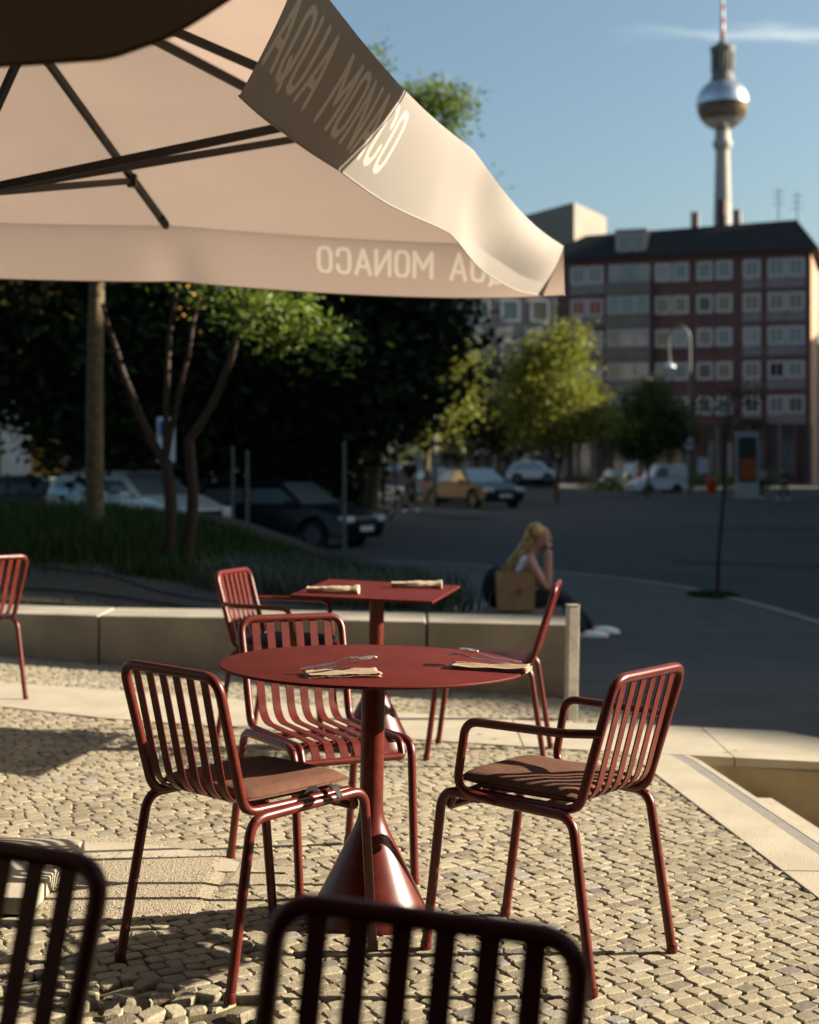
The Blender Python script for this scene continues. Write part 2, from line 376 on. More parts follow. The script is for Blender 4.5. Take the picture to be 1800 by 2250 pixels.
mb.add(vs, [(j * (NX + 1) + i, j * (NX + 1) + i + 1, (j + 1) * (NX + 1) + i + 1, (j + 1) * (NX + 1) + i) for j in range(len(ROWS) - 1) for i in range(NX)])
tag(mb.obj('pavement', M['pave'], smooth_angle=60), kind='structure')
# kerb stones along the pavement edge
kr = empty('kerb', (0, 0, 0)); tag(kr, kind='structure')
kp = [Vector((xr(y) + .06, y, 0)) for y in [12.5 + .2 * i for i in range(66)]]
seg = []; acc = [kp[0]]
L = 0
for a, b in zip(kp[:-1], kp[1:]):
    L += (b - a).length; acc.append(b)
    if L > .95: seg.append((acc[0], acc[-1])); acc = [b]; L = 0
for a, b in seg:
    d = (b - a).normalized(); n = Vector((-d.y, d.x, 0)) * .07; g = d * .006
    m = MB(); z1 = pave_z(a.x, a.y) + .012; z2 = pave_z(b.x, b.y) + .012
    p = [a + g - n, b - g - n, b - g + n, a + g + n]
    z = [z1, z2, z2, z1]
    m.add([(q.x, q.y, zz - .3) for q, zz in zip(p, z)] + [(q.x, q.y, zz) for q, zz in zip(p, z)], [(3, 2, 1, 0), (4, 5, 6, 7), (0, 1, 5, 4), (1, 2, 6, 5), (2, 3, 7, 6), (3, 0, 4, 7)])
    m.obj('kerb_stone', M['kerb'], kr)

R = random.Random(12)
def road_patch(name, pts, mt, dz, kind='structure', parent=None):
    m = MB(); n = len(pts); m.add([(x, y, zs(x, max(8, y)) + dz) for x, y in pts], [tuple(range(n))]); return m
patches = empty('road_repairs'); tag(patches, kind='structure')
for k, (x, y, a, w, h_) in enumerate([(4.2, 34, .3, 2.6, 1.1), (9.5, 41, -.2, 3.4, 1.3), (1.2, 43, .5, 1.6, 2.4), (12, 55, .1, 4.5, 1.6), (6.5, 27, .9, 1.2, 3.2), (15, 66, 0, 5, 2)]):
    for iy in range(4):
        for ix in range(4):
            q = []
            for du, dv_ in ((0, 0), (1, 0), (1, 1), (0, 1)):
                u_ = (ix + du) / 4 - .5; v_ = (iy + dv_) / 4 - .5; q.append((x + u_ * w * cos(a) - v_ * h_ * sin(a), y + u_ * w * sin(a) + v_ * h_ * cos(a)))
            m_ = road_patch('p', q, None, .012 + .001 * k)
            if iy == ix == 0: acc_ = m_
            else: acc_.add(m_.v, m_.f)
    acc_.obj('asphalt_patch', M['asphalt2'], patches)
marks = empty('road_markings'); tag(marks, kind='structure')
for k in range(26):
    x0 = -1.5 + k * 1.05; y0 = 38.6 - .10 * x0
    if k % 5 in (3, 4): continue
    m_ = road_patch('m', [(x0, y0 - .06), (x0 + 1.0, y0 - .16), (x0 + 1.0, y0 - .04), (x0, y0 + .06)], None, .022); m_.obj('worn_line', M['paint'], marks)
for k, (x, y) in enumerate(((5.2, 30.2), (11.2, 49))):
    m_ = MB(); m_.lathe([(.34, zs(x, y) - .05), (.34, zs(x, y) + .020), (.30, zs(x, y) + .024)], 28, Matrix.Translation((x, y, 0))); tag(m_.obj('manhole_cover', M['plinth'], marks))

# ------------------------------------------------------------------ terrace base, slabs, stairs
mb = MB()
poly = [(-9, -1.2), (1.55, -1.2), (EX(3.9) + .02, 3.9), (EX(6.83) + .02, 6.86)]
far = [(x, interp(WB, x) + .05) for x in (-9, -4.5, -2.77, -1.98, -1.19, 0, .98)]
poly += [(1.2, 7.6), (1.25, 8.3)] + far[::-1]
mb.prism(poly, lambda x, y: -.9, lambda x, y: G(x) - .0135)
tag(mb.obj('terrace_ground', M['joint']), kind='structure')
mb = MB()                                                     # right of the near terrace, out of the picture
mb.prism([(1.56, -1.2), (9, -1.2), (9, 3.6), (EX(3.6) + .32, 3.6), (EX(3.6) + .02, 3.6)], lambda x, y: -.9, lambda x, y: G(x))
tag(mb.obj('side_terrace', M['concrete']), kind='structure')

slabs = empty('paving_strip'); tag(slabs, kind='structure')
cuts = [-9, -7.4, -5.8, -4.2, -2.62, -1.04, .54, 1.5]
for i, (a, b) in enumerate(zip(cuts[:-1], cuts[1:])):
    n = 6; m = MB(); a2 = a + .003; b2 = b - .003
    lo = [(a2 + (b2 - a2) * k / n, interp(SB, a2 + (b2 - a2) * k / n)) for k in range(n + 1)]
    hi = [(a2 + (b2 - a2) * k / n, interp(ST, a2 + (b2 - a2) * k / n)) for k in range(n + 1)]
    m.prism(lo + hi[::-1], lambda x, y: G(x) - .05, lambda x, y: G(x) + .004)
    m.obj('concrete_slab', M['concrete'], slabs)
m = MB(); lo = [(1.503, interp(SB, 1.503)), (1.87, 6.69), (2.6, 6.56)]; hi = [(2.6, 6.78), (2.30, 6.98), (1.896, 7.48), (1.503, interp(ST, 1.503))]
m.prism(lo + hi, lambda x, y: -.9, lambda x, y: G(x) + .004); m.obj('concrete_slab', M['concrete'], slabs)
# thin face below that slab; the stair well's shade is in its brown
m = MB(); xa_ = EX(6.8) + .28
m.prism([(xa_, 6.800), (1.87, 6.672), (2.6, 6.544), (2.6, 6.556), (1.87, 6.688), (xa_, 6.818)], lambda x, y: -.9, lambda x, y: G(x) - .040)
m.obj('stair_wall', M['stair_c'], slabs)

stairs = empty('stairs', (1.4, 5, 0)); tag(stairs, 'pale concrete steps with a grey contrast strip going down beside the terrace', 'stairs')
def edge_slab(y0, y1, o0, o1, z0, z1, mt, name='step_slab', parent=stairs):
    def far_y(x): return interp(SB, x) - .004
    n = 8; m = MB()
    pl = []
    for off, rng in ((o0, range(n + 1)), (o1, range(n, -1, -1))):
        for k in rng:
            y = y0 + (y1 - y0) * k / n; x = EX(y) + off
            pl.append((x, min(y, far_y(x)) if y1 > 6.5 else y))
    pl = pl[::-1]
    m.prism(pl, (lambda x, y: z0), (lambda x, y: z1 + G(x)))
    o = m.obj(name, mt, parent); o.location = -Vector(parent.location); return o
joints = [3.605, 4.85, 6.95]
for a, b in zip(joints[:-1], joints[1:]):
    a2, b2 = a + .004, b - (.004 if b < 6.9 else 0)
    bev(edge_slab(a2, b2, 0.006, .212, -.6, .004, M['concrete'], 'tread_slab'), .003)
    edge_slab(a2, b2, .213, .262, -.6, .003, M['strip_c'], 'contrast_strip')
    bev(edge_slab(a2, b2, .263, .30, -.6, .004, M['concrete'], 'nosing'), .004)
edge_slab(3.61, 6.60, .301, .335 + .26, -.7, -.145, M['concrete'], 'tread_slab')
edge_slab(3.61, 6.60, .596, .86, -.8, -.30, M['concrete'], 'tread_slab')
edge_slab(3.61, 6.55, .861, 2.4, -.8, -.44, M['concrete'], 'landing_slab')

# ------------------------------------------------------------------ cobbles
def in_cobble(x, y):
    if y < EXN and y < 1.5: return None
    if x > EX(y) + .02: 
        if not (y > interp(ST, x) - .01 and x < 1.25): return None
    sb, st = interp(SB, x), interp(ST, x)
    if sb + .01 < y < st - .01: return None
    if y > st:
        wb = interp(WB, x)
        if x > .98: return 'far' if y < 8.2 and x < 1.22 else None
        if y > wb - .03: return None
        return 'far'
    d = sqrt((x + 1.05) ** 2 + (y - 4.40) ** 2)
    if y > 4.62 and d < .735: return None
    if 4.30 + .03 * sin(9 * x) < y < 4.95 and x < -.60 + .05 * sin(11 * y): return None
    if x < -1.1 and 4.2 < y < 5.1: return None
    return 'near'
EXN = -1
def stone_shape(rx, ry, seed, h=.02, wob=.20, bevel=.0034):
    R = random.Random(seed); n = 8
    # a rectangle with cut corners, jittered
    c = .16 + .16 * R.random()
    base = [(-1 + c, -1), (1 - c, -1), (1, -1 + c), (1, 1 - c), (1 - c, 1), (-1 + c, 1), (-1, 1 - c), (-1, -1 + c)]
    sk = R.uniform(-.14, .14); sk2 = R.uniform(-.12, .12)
    pts = []
    for x, y in base:
        x += R.uniform(-wob, wob) * .55 + sk * y; y += R.uniform(-wob, wob) * .55 + sk2 * x
        pts.append((x * rx, y * ry))
    tz = [R.uniform(-.0012, .0012) for _ in range(3)]
    def top(x, y, e): return e + tz[0] * x / rx + tz[1] * y / ry
    vs = [(x, y, -h) for x, y in pts]
    vs += [(x, y, top(x, y, -bevel * .9)) for x, y in pts]
    k = 1 - bevel / min(rx, ry)
    vs += [(x * k, y * k, top(x * k, y * k, 0)) for x, y in pts]
    vs.append((0, 0, R.uniform(.0, .0008)))
    fs = []
    for i in range(8):
        j = (i + 1) % 8
        fs += [(i, j, 8 + j, 8 + i), (8 + i, 8 + j, 16 + j, 16 + i), (16 + i, 16 + j, 24)]
    return vs, fs
cells = []
AC = radians(32); ca, sa = cos(AC), sin(AC); PW, PH = .062, .050
R = random.Random(3)
for j in range(-190, 260):
    row_off = R.uniform(0, PW); x_ = -10 + row_off; 
    while x_ < 14:
        w = PW * R.choice((R.uniform(.70, .95), R.uniform(.9, 1.2), R.uniform(1.0, 1.42)))
        lx = x_ + w / 2; ly = j * PH + .05 * sin(lx * 1.1) + .014 * sin(lx * 3.3 + j * .2) + R.gauss(0, .0015)
        x_ += w
        X = lx * ca - ly * sa; Y = lx * sa + ly * ca
        if Y < 2.6 or Y > 11.3 or abs(X) > .2795 * Y + .75: continue
        z = in_cobble(X, Y)
        if not z: continue
        cells.append((X, Y, w / 2 - .0018, PH / 2 - .0022, z))
def loose_amt(x, y):
    d = sqrt(((x + .85) / .60) ** 2 + ((y - 3.40) / .40) ** 2)
    return 1 - smooth((d - .6) / .5)
def in_view(x, y): 
    u = 900 + F * x / y; v = VH + F * (CH - G(x)) / y
    return 0 < u < 1800 and v < 2250
cells.sort(key=lambda c: c[1])
paving = empty('cobblestone_paving', (0, 0, 0)); tag(paving, kind='structure')
var_mesh = []
for k in range(30):
    m = MB(); v, f = stone_shape(.030, .025, 900 + k); m.add(v, f); me = m.mesh('cobblestone', M['stone'])
    a = me.attributes.new('tone', 'FLOAT', 'POINT'); a.data.foreach_set('value', [(k * .137) % 1.0] * len(me.vertices)); var_mesh.append(me)
n_ind = 0; joined = MB(); tones = []
for X, Y, rx, ry, zn in cells:
    la = loose_amt(X, Y)
    ang = AC + R.gauss(0, .062) + la * R.uniform(-.5, .5)
    dz = R.gauss(0, .0010) + la * R.uniform(-.010, .014)
    tx, ty = R.gauss(0, .013) + la * R.uniform(-.25, .25), R.gauss(0, .013) + la * R.uniform(-.3, .3)
    if la > .35 and R.random() < .16: continue
    if in_view(X, Y) and n_ind < 292:
        o = bpy.data.objects.new('cobblestone', R.choice(var_mesh)); COL.objects.link(o); o.parent = paving
        o.location = (X, Y, G(X) + dz); o.rotation_euler = (TILT @ Euler((tx, ty, ang)).to_matrix().to_4x4()).to_euler()
        o.scale = (rx / .030, ry / .025, 1 + 1.3 * la); n_ind += 1
    else:
        v, f = stone_shape(rx, ry, R.random(), h=.02 + .02 * la)
        Mx = Matrix.Translation((X, Y, G(X) + dz)) @ Euler((tx, ty, ang)).to_matrix().to_4x4()
        joined.add([Mx @ Vector(p) for p in v], f); tones += [R.random()] * len(v)
o = joined.obj('cobblestone_field', M['stone'], paving); tag(o, kind='stuff')
a = o.data.attributes.new('tone', 'FLOAT', 'POINT'); a.data.foreach_set('value', tones)
# moss tufts in some of the joints
mm = MB()
for k in range(2600):
    X = R.uniform(-2.6, 2.2); Y = R.uniform(3.3, 9.3)
    if noise.noise(Vector((X * .9, Y * .9, 3))) < .02 or not in_cobble(X, Y): continue
    lx = X * ca + Y * sa; ly = -X * sa + Y * ca; jr = round(ly / PH - .5) + .5
    ly = jr * PH + .05 * sin(lx * 1.1) + R.uniform(-.003, .003); X = lx * ca - ly * sa; Y = lx * sa + ly * ca
    for q in range(5):
        a = R.uniform(0, pi); s = R.uniform(.003, .007); p = Vector((X + R.uniform(-.012, .012) * ca, Y + R.uniform(-.012, .012) * sa, G(X) - .006))
        d = Vector((cos(a), sin(a), 0)) * s; mm.add([p - d, p + d, p + Vector((0, 0, s * 1.2))], [(0, 1, 2)])
tag(mm.obj('joint_moss', M['moss'], paving), kind='stuff')

ml2 = MB(); R = random.Random(77)
for k in range(70):
    X = R.uniform(-2.2, 1.6); Y = R.uniform(3.4, 8.0); a = R.uniform(0, 6); sz_ = R.choice((.004, .006, .012, .018)); d = Vector((cos(a), sin(a), 0)) * sz_; e = Vector((-sin(a), cos(a), 0)) * sz_ * .45; p = Vector((X, Y, G(X) + .004))
    ml2.add([p - d, p - e + Vector((0, 0, .002)), p + d + Vector((0, 0, .004)), p + e], [(0, 1, 2), (0, 2, 3)])
tag(ml2.obj('leaf_litter', M['bark']), 'scattered crumbs of dry leaf on the cobbles', 'litter', kind='stuff')

# sand patch, round concrete plate and raised slab at the left
m = MB(); vs = []; ns_ = 40
top_ = []; bot_ = []
for k in range(ns_ + 1):
    x = -2.6 + (2.6 - .54) * k / ns_
    top_.append((x, 4.915 + .02 * sin(8 * x) if x > -1.9 else 5.1, G(x) + .0075)); bot_.append((x, 4.26 + .02 * sin(9 * x), G(x) - .006))
mid_s = [(x, y - .05, z) for x, y, z in top_]
for k in range(ns_):
    if top_[k][0] > -.62: top_[k] = (top_[k][0], top_[k][1], G(top_[k][0]) - .004); mid_s[k] = (mid_s[k][0], mid_s[k][1], G(top_[k][0]) - .002)
n1_ = len(top_)
m.add(bot_ + [(x, y + .07, G(x) + (.0062 if x < -.62 else -.002)) for x, y, z in bot_] + mid_s + [(x, y, G(x) - .003) for x, y, z in top_], [(r * n1_ + k, r * n1_ + k + 1, (r + 1) * n1_ + k + 1, (r + 1) * n1_ + k) for r in range(3) for k in range(n1_ - 1)])
tag(m.obj('sand_patch', M['sand']), kind='structure')
m = MB(); vs = []
for k in range(64):
    a = 2 * pi * k / 64; x, y = -1.05 + .76 * cos(a), max(4.5, 4.4 + .76 * sin(a)); vs.append((x, y, G(x) - .002))
m.add(vs, [tuple(range(64))]); tag(m.obj('sand_ring', M['sand']), kind='structure')
m = MB()
for k in range(1500):
    x = R.uniform(-1.9, -.58); y = R.uniform(4.28, 4.92); a = R.uniform(0, 6); s = R.uniform(.0015, .0045)
    p = Vector((x, y, G(x) + (.0072 if x < -.62 else -.001))); q = [p + Vector((s * R.uniform(.6, 1.3) * cos(b + a), s * sin(b + a) * R.uniform(.6, 1.3), 0)) for b in (0, 1.6, 3.1, 4.7)]
    m.add(q + [p + Vector((0, 0, s))], [(0, 1, 4), (1, 2, 4), (2, 3, 4), (3, 0, 4)])
tag(m.obj('grit', M['stone']), kind='stuff')
m = MB(); vs = []
for zz in (-.01, .004):
    for k in range(72):
        a = 2 * pi * k / 72; x, y = -1.05 + .65 * cos(a), max(4.72, 4.4 + .65 * sin(a)); vs.append((x, y, G(x) + zz))
m.add(vs, [tuple(72 + k for k in range(72))] + [(k, (k + 1) % 72, 72 + (k + 1) % 72, 72 + k) for k in range(72)])
tag(m.obj('round_concrete_plate', M['concrete']), kind='structure')
m = MB(); m.prism([(-1.93, 4.27), (-1.092, 4.22), (-1.082, 4.885), (-1.90, 4.955)], lambda x, y: G(x) + .0045, lambda x, y: G(x) + .056)
o = bev(m.obj('concrete_block', M['concrete']), .006); tag(o, 'low pale concrete slab lying on the ground at the left', 'slab')

# ------------------------------------------------------------------ planter wall, post, planting bed
wall = empty('planter_wall', (-1, 9.3, 0)); tag(wall, 'long low curved concrete wall between terrace and planting', 'wall')
def wtop(x): return .362 + .020 * (x + 1.2)
cutw = [-9, -6.6, -4.3, -2.03, .105, .985]
for a, b in zip(cutw[:-1], cutw[1:]):
    n = 8; m = MB(); a2, b2 = a + .006, b - .006
    lo = [(a2 + (b2 - a2) * k / n, interp(WB, a2 + (b2 - a2) * k / n)) for k in range(n + 1)]
    hi = [(x, y + .56) for x, y in lo]
    m.prism(lo + hi[::-1], lambda x, y: G(x) - .3, lambda x, y: wtop(x))
    o = bev(m.obj('concrete_segment', M['wall_c'], wall), .01, 3); o.location = -Vector(wall.location)
m = MB(); lo = [(x, interp(WB, x) + .10) for x in [-9 + .3325 * q for q in range(31)][:30]] 
m.prism(lo + [(x, y + .3) for x, y in lo][::-1], lambda x, y: -.3, lambda x, y: wtop(x) - .02); o = m.obj('wall_core', M['plinth'], wall); o.location = -Vector(wall.location)
post = empty('square_post', (.852, 7.74, G(.85)), 0, 'short square weathered metal post standing at the end of the planter wall', 'post', tilt=True)
post.rotation_euler.z = .25
m = MB(); m.box(-.029, .029, -.029, .029, -.05, .60); bev(m.obj('post_shaft', M['galv'], post), .004)
m = MB(); m.box(-.032, .032, -.032, .032, .6005, .606); m.obj('cap', M['galv'], post)

def soil_z(x, y):
    t = smooth((y - 9.6) / 9)
    left = .30 + .30 * t; right = .30 - .62 * t
    k = smooth((x + 3.4) / 3.6)
    return left * (1 - k) + right * k + .03 * noise.noise(Vector((x, y, 0)))
def bed_x1(y): return interp([(9, .90), (10, .62), (13, .12), (17, .18), (21, .1), (22.5, -1.0), (24, -6)], y)
m = MB(); vs = []; NB = 40; ry = [8.9 + .35 * i for i in range(44)]
for y in ry:
    for i in range(NB + 1):
        x1 = bed_x1(y); x = -12 + (x1 + 12) * i / NB; yy = max(y, interp(WB, x) + .30)
        z = soil_z(x, y)
        if y < interp(WB, x) + .3: z = min(z, wtop(x) - .08)
        if i == NB: z = pave_z(x, y) - .25
        if y > 23.8: z = -.5
        vs.append((x, yy, z))
m.add(vs, [(j * (NB + 1) + i, j * (NB + 1) + i + 1, (j + 1) * (NB + 1) + i + 1, (j + 1) * (NB + 1) + i) for j in range(len(ry) - 1) for i in range(NB)])
tag(m.obj('planting_soil', M['soil'], smooth_angle=60), kind='structure')
for k, pts in enumerate([[(-4.4, 13.9), (-3.45, 13.3), (-2.6, 12.65), (-1.6, 11.3), (-1.1, 10.6), (-.9, 10.2)], [(-4.2, 12.4), (-3.2, 11.75), (-2.1, 11.1), (-1.3, 10.4), (-.8, 10.0)], [(-4, 11.35), (-2.9, 10.75), (-2.0, 10.35), (-1.4, 10.05)]]):
    pl = fillet([(x, y, 0) for x, y in pts], .6); pl = resample(pl, .15)
    m = MB(); m.tube([(p.x, p.y, soil_z(p.x, p.y) + .018) for p in pl], .011, 6)
    tag(m.obj('drip_hose', M['hose'], smooth_angle=60), ['black irrigation hose farthest back across the bare soil behind the wall', 'black irrigation hose in the middle of the bare soil behind the wall', 'black irrigation hose lying nearest the back of the planter wall'][k], 'hose', 'irrigation hoses in the planting bed')
# grass and herbs
R = random.Random(11)
def blades(m, x, y, z, n, h, w, spread, lean=.5):
    for _ in range(n):
        a = R.uniform(0, 2 * pi); hh = h * R.uniform(.6, 1.15); px = x + R.gauss(0, spread); py = y + R.gauss(0, spread)
        b = Vector((px, py, z)); d = Vector((cos(a), sin(a), 0)); s = Vector((-d.y, d.x, 0)) * w
        l = R.uniform(.15, 1) * lean * hh
        m1 = b + d * l * .35 + Vector((0, 0, hh * .6)); t = b + d * l + Vector((0, 0, hh * R.uniform(.8, 1)))
        m.add([b - s, b + s, m1 + s * .7, m1 - s * .7, t], [(0, 1, 2, 3), (3, 2, 4)])
mg = MB()
for k in range(5200):
    y = R.uniform(12.6, 19.5); x = R.uniform(-7.0, bed_x1(y) - .2)
    # bare soil near the wall
    edge = 13.2 - .75 * (x + 2.6) if x > -2.6 else 13.9 + .1 * (x + 2.6)
    if y < edge + noise.noise(Vector((x, y, 1))) * .8: 
        if R.random() > .06 or y < 11: continue
    if x > -1.9 + .5 * noise.noise(Vector((x, y, 5))) + .12 * (y - 13): continue
    blades(mg, x, y, soil_z(x, y) - .01, 9, R.uniform(.18, .27) + .15 * smooth((-x - 2.6) / 2), .006, .09)
for k in range(60):
    x = R.uniform(-4, .6); y = interp(WB, x) + .6 + abs(R.gauss(0, .25)); blades(mg, x, y, soil_z(x, y), 5, .07, .004, .06)
tag(mg.obj('ornamental_grass', M['grass']), 'long dark green grass growing in the planting bed', 'grass', kind='stuff')
mh = MB()
for k in range(2600):
    y = R.uniform(10.6, 20.5); x = R.uniform(-2.4, bed_x1(y) - .05)
    if x < -1.9 + .12 * (y - 13) or y < 10.4 + max(0, -x * 1.2): continue
    blades(mh, x, y, soil_z(x, y) - .01, 10, R.uniform(.2, .36), .007, .08, .7)
tag(mh.obj('lavender_planting', M['laven']), 'grey green herbs filling the right part of the bed', 'herbs', kind='stuff')
ml = MB()
for x, y, r in ((.686 - .86, 6.3, .02),):
    ml.add([(x - .02, y, G(x) + .006), (x, y - .012, G(x) + .008), (x + .022, y, G(x) + .012), (x, y + .014, G(x) + .006)], [(0, 1, 2), (0, 2, 3)])
tag(ml.obj('fallen_leaf', M['leafy']), 'small yellow leaf lying on the cobbles behind the chair facing the camera', 'leaf')

# ------------------------------------------------------------------ chairs
def slat_path():
    p = fillet([(0, -.283, .785), (0, -.200, .458), (0, .185, .452), (0, .222, .402)], [0, .085, .045, 0], 9)
    return p
def ribbon(m, path, xa, xb, w, t, splay=None):
    """flat bar following a y-z path; x goes from xa (back) to xb (front)"""
    n = len(path); L = [0]
    for a, b in zip(path[:-1], path[1:]): L.append(L[-1] + (b - a).length)
    vs = []
    for i, p in enumerate(path):
        a = path[max(0, i - 1)]; b = path[min(n - 1, i + 1)]; d = (b - a).normalized(); nn = Vector((0, -d.z, d.y))
        x = xa + (xb - xa) * smooth(L[i] / L[-1])
        for sx, sn in ((-1, -1), (1, -1), (1, 1), (-1, 1)):
            q = p + nn * sn * t / 2; vs.append((x + sx * w / 2, q.y, q.z))
    fs = [(3, 2, 1, 0), tuple(4 * (n - 1) + k for k in range(4))]
    for i in range(n - 1):
        for k in range(4): fs.append((4 * i + k, 4 * i + (k + 1) % 4, 4 * (i + 1) + (k + 1) % 4, 4 * (i + 1) + k))
    m.add(vs, fs)
def make_chair(arms, label, group='red metal garden chairs'):
    t = empty('garden_armchair' if arms else 'garden_chair', (0, 0, 0), 0, label, 'chair', group)
    r = .0133
    for s in (-1, 1):
        U = fillet([(s * .217, -.253, .006), (s * .205, -.180, .434), (s * .203, .228, .446), (s * .197, .279, .006)], [0, .055, .055, 0], 8)
        # split at the middle of each bend
        c1 = 1 + 4; c2 = len(U) - 2 - 4
        for a, b, nm in ((0, c1 + 1, 'leg'), (c1, c2 + 1, 'side_rail'), (c2, len(U), 'leg')):
            m = MB(); m.tube(U[a:b], r, 14); o = m.obj(nm, M['red'], t, 60)
            if nm == 'leg':
                q = U[0] if a == 0 else U[-1]; m = MB(); m.lathe([(.0145, -.006), (.0155, .0), (.0150, .016), (.0138, .020)], 14, Matrix.Translation(q)); m.obj('foot_cap', M['red'], o, 60)
    loop = fillet([(-.180, -.183, .446), (-.187, -.285, .793), (.187, -.285, .793), (.180, -.183, .446), (.173, .205, .446), (.173, .226, .398), (-.173, .226, .398), (-.173, .205, .446)],
                  [.055, .052, .052, .055, .03, .012, .012, .03], 8, True)
    # back frame: the upper part of the loop; seat frame: the rest
    zcut = [i for i, p in enumerate(loop) if p.y < -.17 and p.z > .445]
    n = len(loop); start = zcut[0]
    up = [loop[i] for i in range(n) if loop[i].y < -.150]
    rest = []
    i0 = max(i for i in range(n) if loop[i].y < -.150)
    # loop order: bend(-), top-, top+, bend(+), front+, ..., front-
    first = [p for p in loop[:9] if True]
    back = loop[4:9 + 9 + 9 + 5]; seat = loop[9 + 9 + 9 + 4:] + loop[:5]
    m = MB(); m.tube(back, r, 14); m.obj('back_frame', M['red'], t, 60)
    m = MB(); m.tube(seat, .0118, 12); m.obj('seat_frame', M['red'], t, 60)
    pth = slat_path()
    for k in range(6):
        f = -1 + 2 * (k + 1) / 7
        m = MB(); ribbon(m, pth, .187 * f, .170 * f, .0285, .0042); o = m.obj('slat', M['red'], t, 40); bev(o, .0009, 1)
    for yy, zz in ((-.06, .425), (.13, .425)):
        m = MB(); m.box(-.20, .20, yy - .011, yy + .011, zz, zz + .018); bev(m.obj('cross_bar', M['red'], t), .002)
    if arms:
        for s in (-1, 1):
            p = fillet([(s * .186, -.245, .651), (s * .236, -.165, .650), (s * .254, .120, .650), (s * .250, .150, .465), (s * .208, .050, .440)], [0, .09, .045, .05, 0], 8)
            m = MB(); m.tube(p, .0118, 12); m.obj('armrest', M['red'], t, 60)
    return t
def place(t, x, y, rz):
    t.location = (x, y, G(x)); t.rotation_euler = (TILT @ Matrix.Rotation(rz, 4, 'Z')).to_euler(); return t
GRP = 'red metal garden chairs'
chB = place(make_chair(False, 'red side chair without arms at the left of the round table, brown cushion on it'), -.433, 3.91, -.727)
chA = place(make_chair(True, 'red armchair with brown cushion at the right of the round table'), .386, 3.992, .923)
def dup(src, label, x, y, rz):
    c = copy_tree(src); c['label'] = label; return place(c, x, y, rz)
chC = dup(chB, 'red slatted side chair facing the camera behind the round table, no cushion', -.288, 4.777, 3.625)
chD = dup(chB, 'red side chair seen edge-on at the right of the square table', .382, 6.747, 1.415)
chE = dup(chA, 'red armchair with dark cushion at the left of the square table', -.606, 7.052, -1.886)
chF = dup(chB, 'bright red chair cut by the left picture edge beside the wall', -2.44, 8.02, .93)
chG = dup(chB, 'dark blurred chair back in the middle foreground', -.096, 1.430, pi - .358)
chH = dup(chB, 'dark blurred chair back at the lower left corner', -.697, 1.716, pi - .42)

def make_cushion(material, w=.355, d=.375, h=.040):
    m = MB(); n = 18; vs = []
    def outline(u, v):   # superellipse square
        return u, v
    top = []; bot = []
    for j in range(n + 1):
        for i in range(n + 1):
            u = -1 + 2 * i / n; v = -1 + 2 * j / n
            U = math.copysign(abs(u) ** .85, u); V = math.copysign(abs(v) ** .85, v)
            cr = 1 - .045 * (u * u * v * v) ** 1.0
            e = (1 - abs(u) ** 6) * (1 - abs(v) ** 6); e = max(0, e) ** .42
            x, y = U * w / 2 * cr, V * d / 2 * cr
            dim = .0018 * sin(9 * u + 3) * sin(7 * v)
            top.append((x, y, h * .5 + h * .5 * e + dim * e)); bot.append((x, y, h * .5 - h * .45 * e))
    k = (n + 1) ** 2; m.v = top + bot
    for j in range(n):
        for i in range(n):
            a = j * (n + 1) + i
            m.f.append((a, a + 1, a + n + 2, a + n + 1)); m.f.append((k + a, k + a + n + 1, k + a + n + 2, k + a + 1)); m.m += [0, 0]
    return m
def cushion_on(ch, label, material, grp='seat cushions on the chairs'):
    r = empty('seat_cushion', (0, 0, 0), 0, label, 'cushion', grp)
    off = ch.matrix_world if False else None
    Mx = Matrix.Translation(ch.location) @ ch.rotation_euler.to_matrix().to_4x4()
    loc = Mx @ Vector((0, .020, .458)); r.location = loc; r.rotation_euler = (ch.rotation_euler.to_matrix() @ Euler((.008, 0, 0)).to_matrix()).to_euler()
    m = make_cushion(material); o = m.obj('cushion_pad', material, r, 60)
    m = MB()
    ring = []
    for k in range(64):
        a = 2 * pi * k / 64; c, s = cos(a), sin(a); q = max(abs(c), abs(s)); u, v = c / q, s / q
        cr = 1 - .045 * (u * u * v * v); ring.append((u * .355 / 2 * cr, v * .375 / 2 * cr, .016))
    m.tube(ring, .0028, 6, True); m.obj('piping', material, o, 60)
    for s in (-1, 1):
        m = MB(); p = resample(fillet([(s * .150, .10, .014), (s * .196, .10, .012), (s * .222, .10, -.012), (s * .205, .10, -.034), (s * .16, .10, -.036)], .012, 4), .02)
        for a, b in zip(p[:-1], p[1:]):
            w = Vector((0, .010, 0)); m.add([a - w, b - w, b + w, a + w], [(0, 1, 2, 3)])
        m.obj('strap', M['strap'], r)
        if s > 0:
            m = MB(); vs = [(0, 0, 0)] + [(.0, .026 * cos(pi * k / 10), .020 * sin(pi * k / 10)) for k in range(11)]
            m.add([(.186 + .01 * z / .02, .02 + y, .006 + z) for x, y, z in vs] + [(.190 + .01 * z / .02, .02 + y, .006 + z) for x, y, z in vs], [tuple(range(12)), tuple(range(23, 11, -1))] + [(i, (i + 1) % 12, 12 + (i + 1) % 12, 12 + i) for i in range(12)])
            m.obj('strap_tab', M['strap'], r)
    return r
cushion_on(chB, 'brown seat cushion on the left chair of the round table', M['cushion'])
cushion_on(chA, 'brown seat cushion striped by slat shadows on the right armchair of the round table', M['cushion'])
cushion_on(chE, 'dark violet seat cushion on the armchair of the square table', M['cushion_dark'])

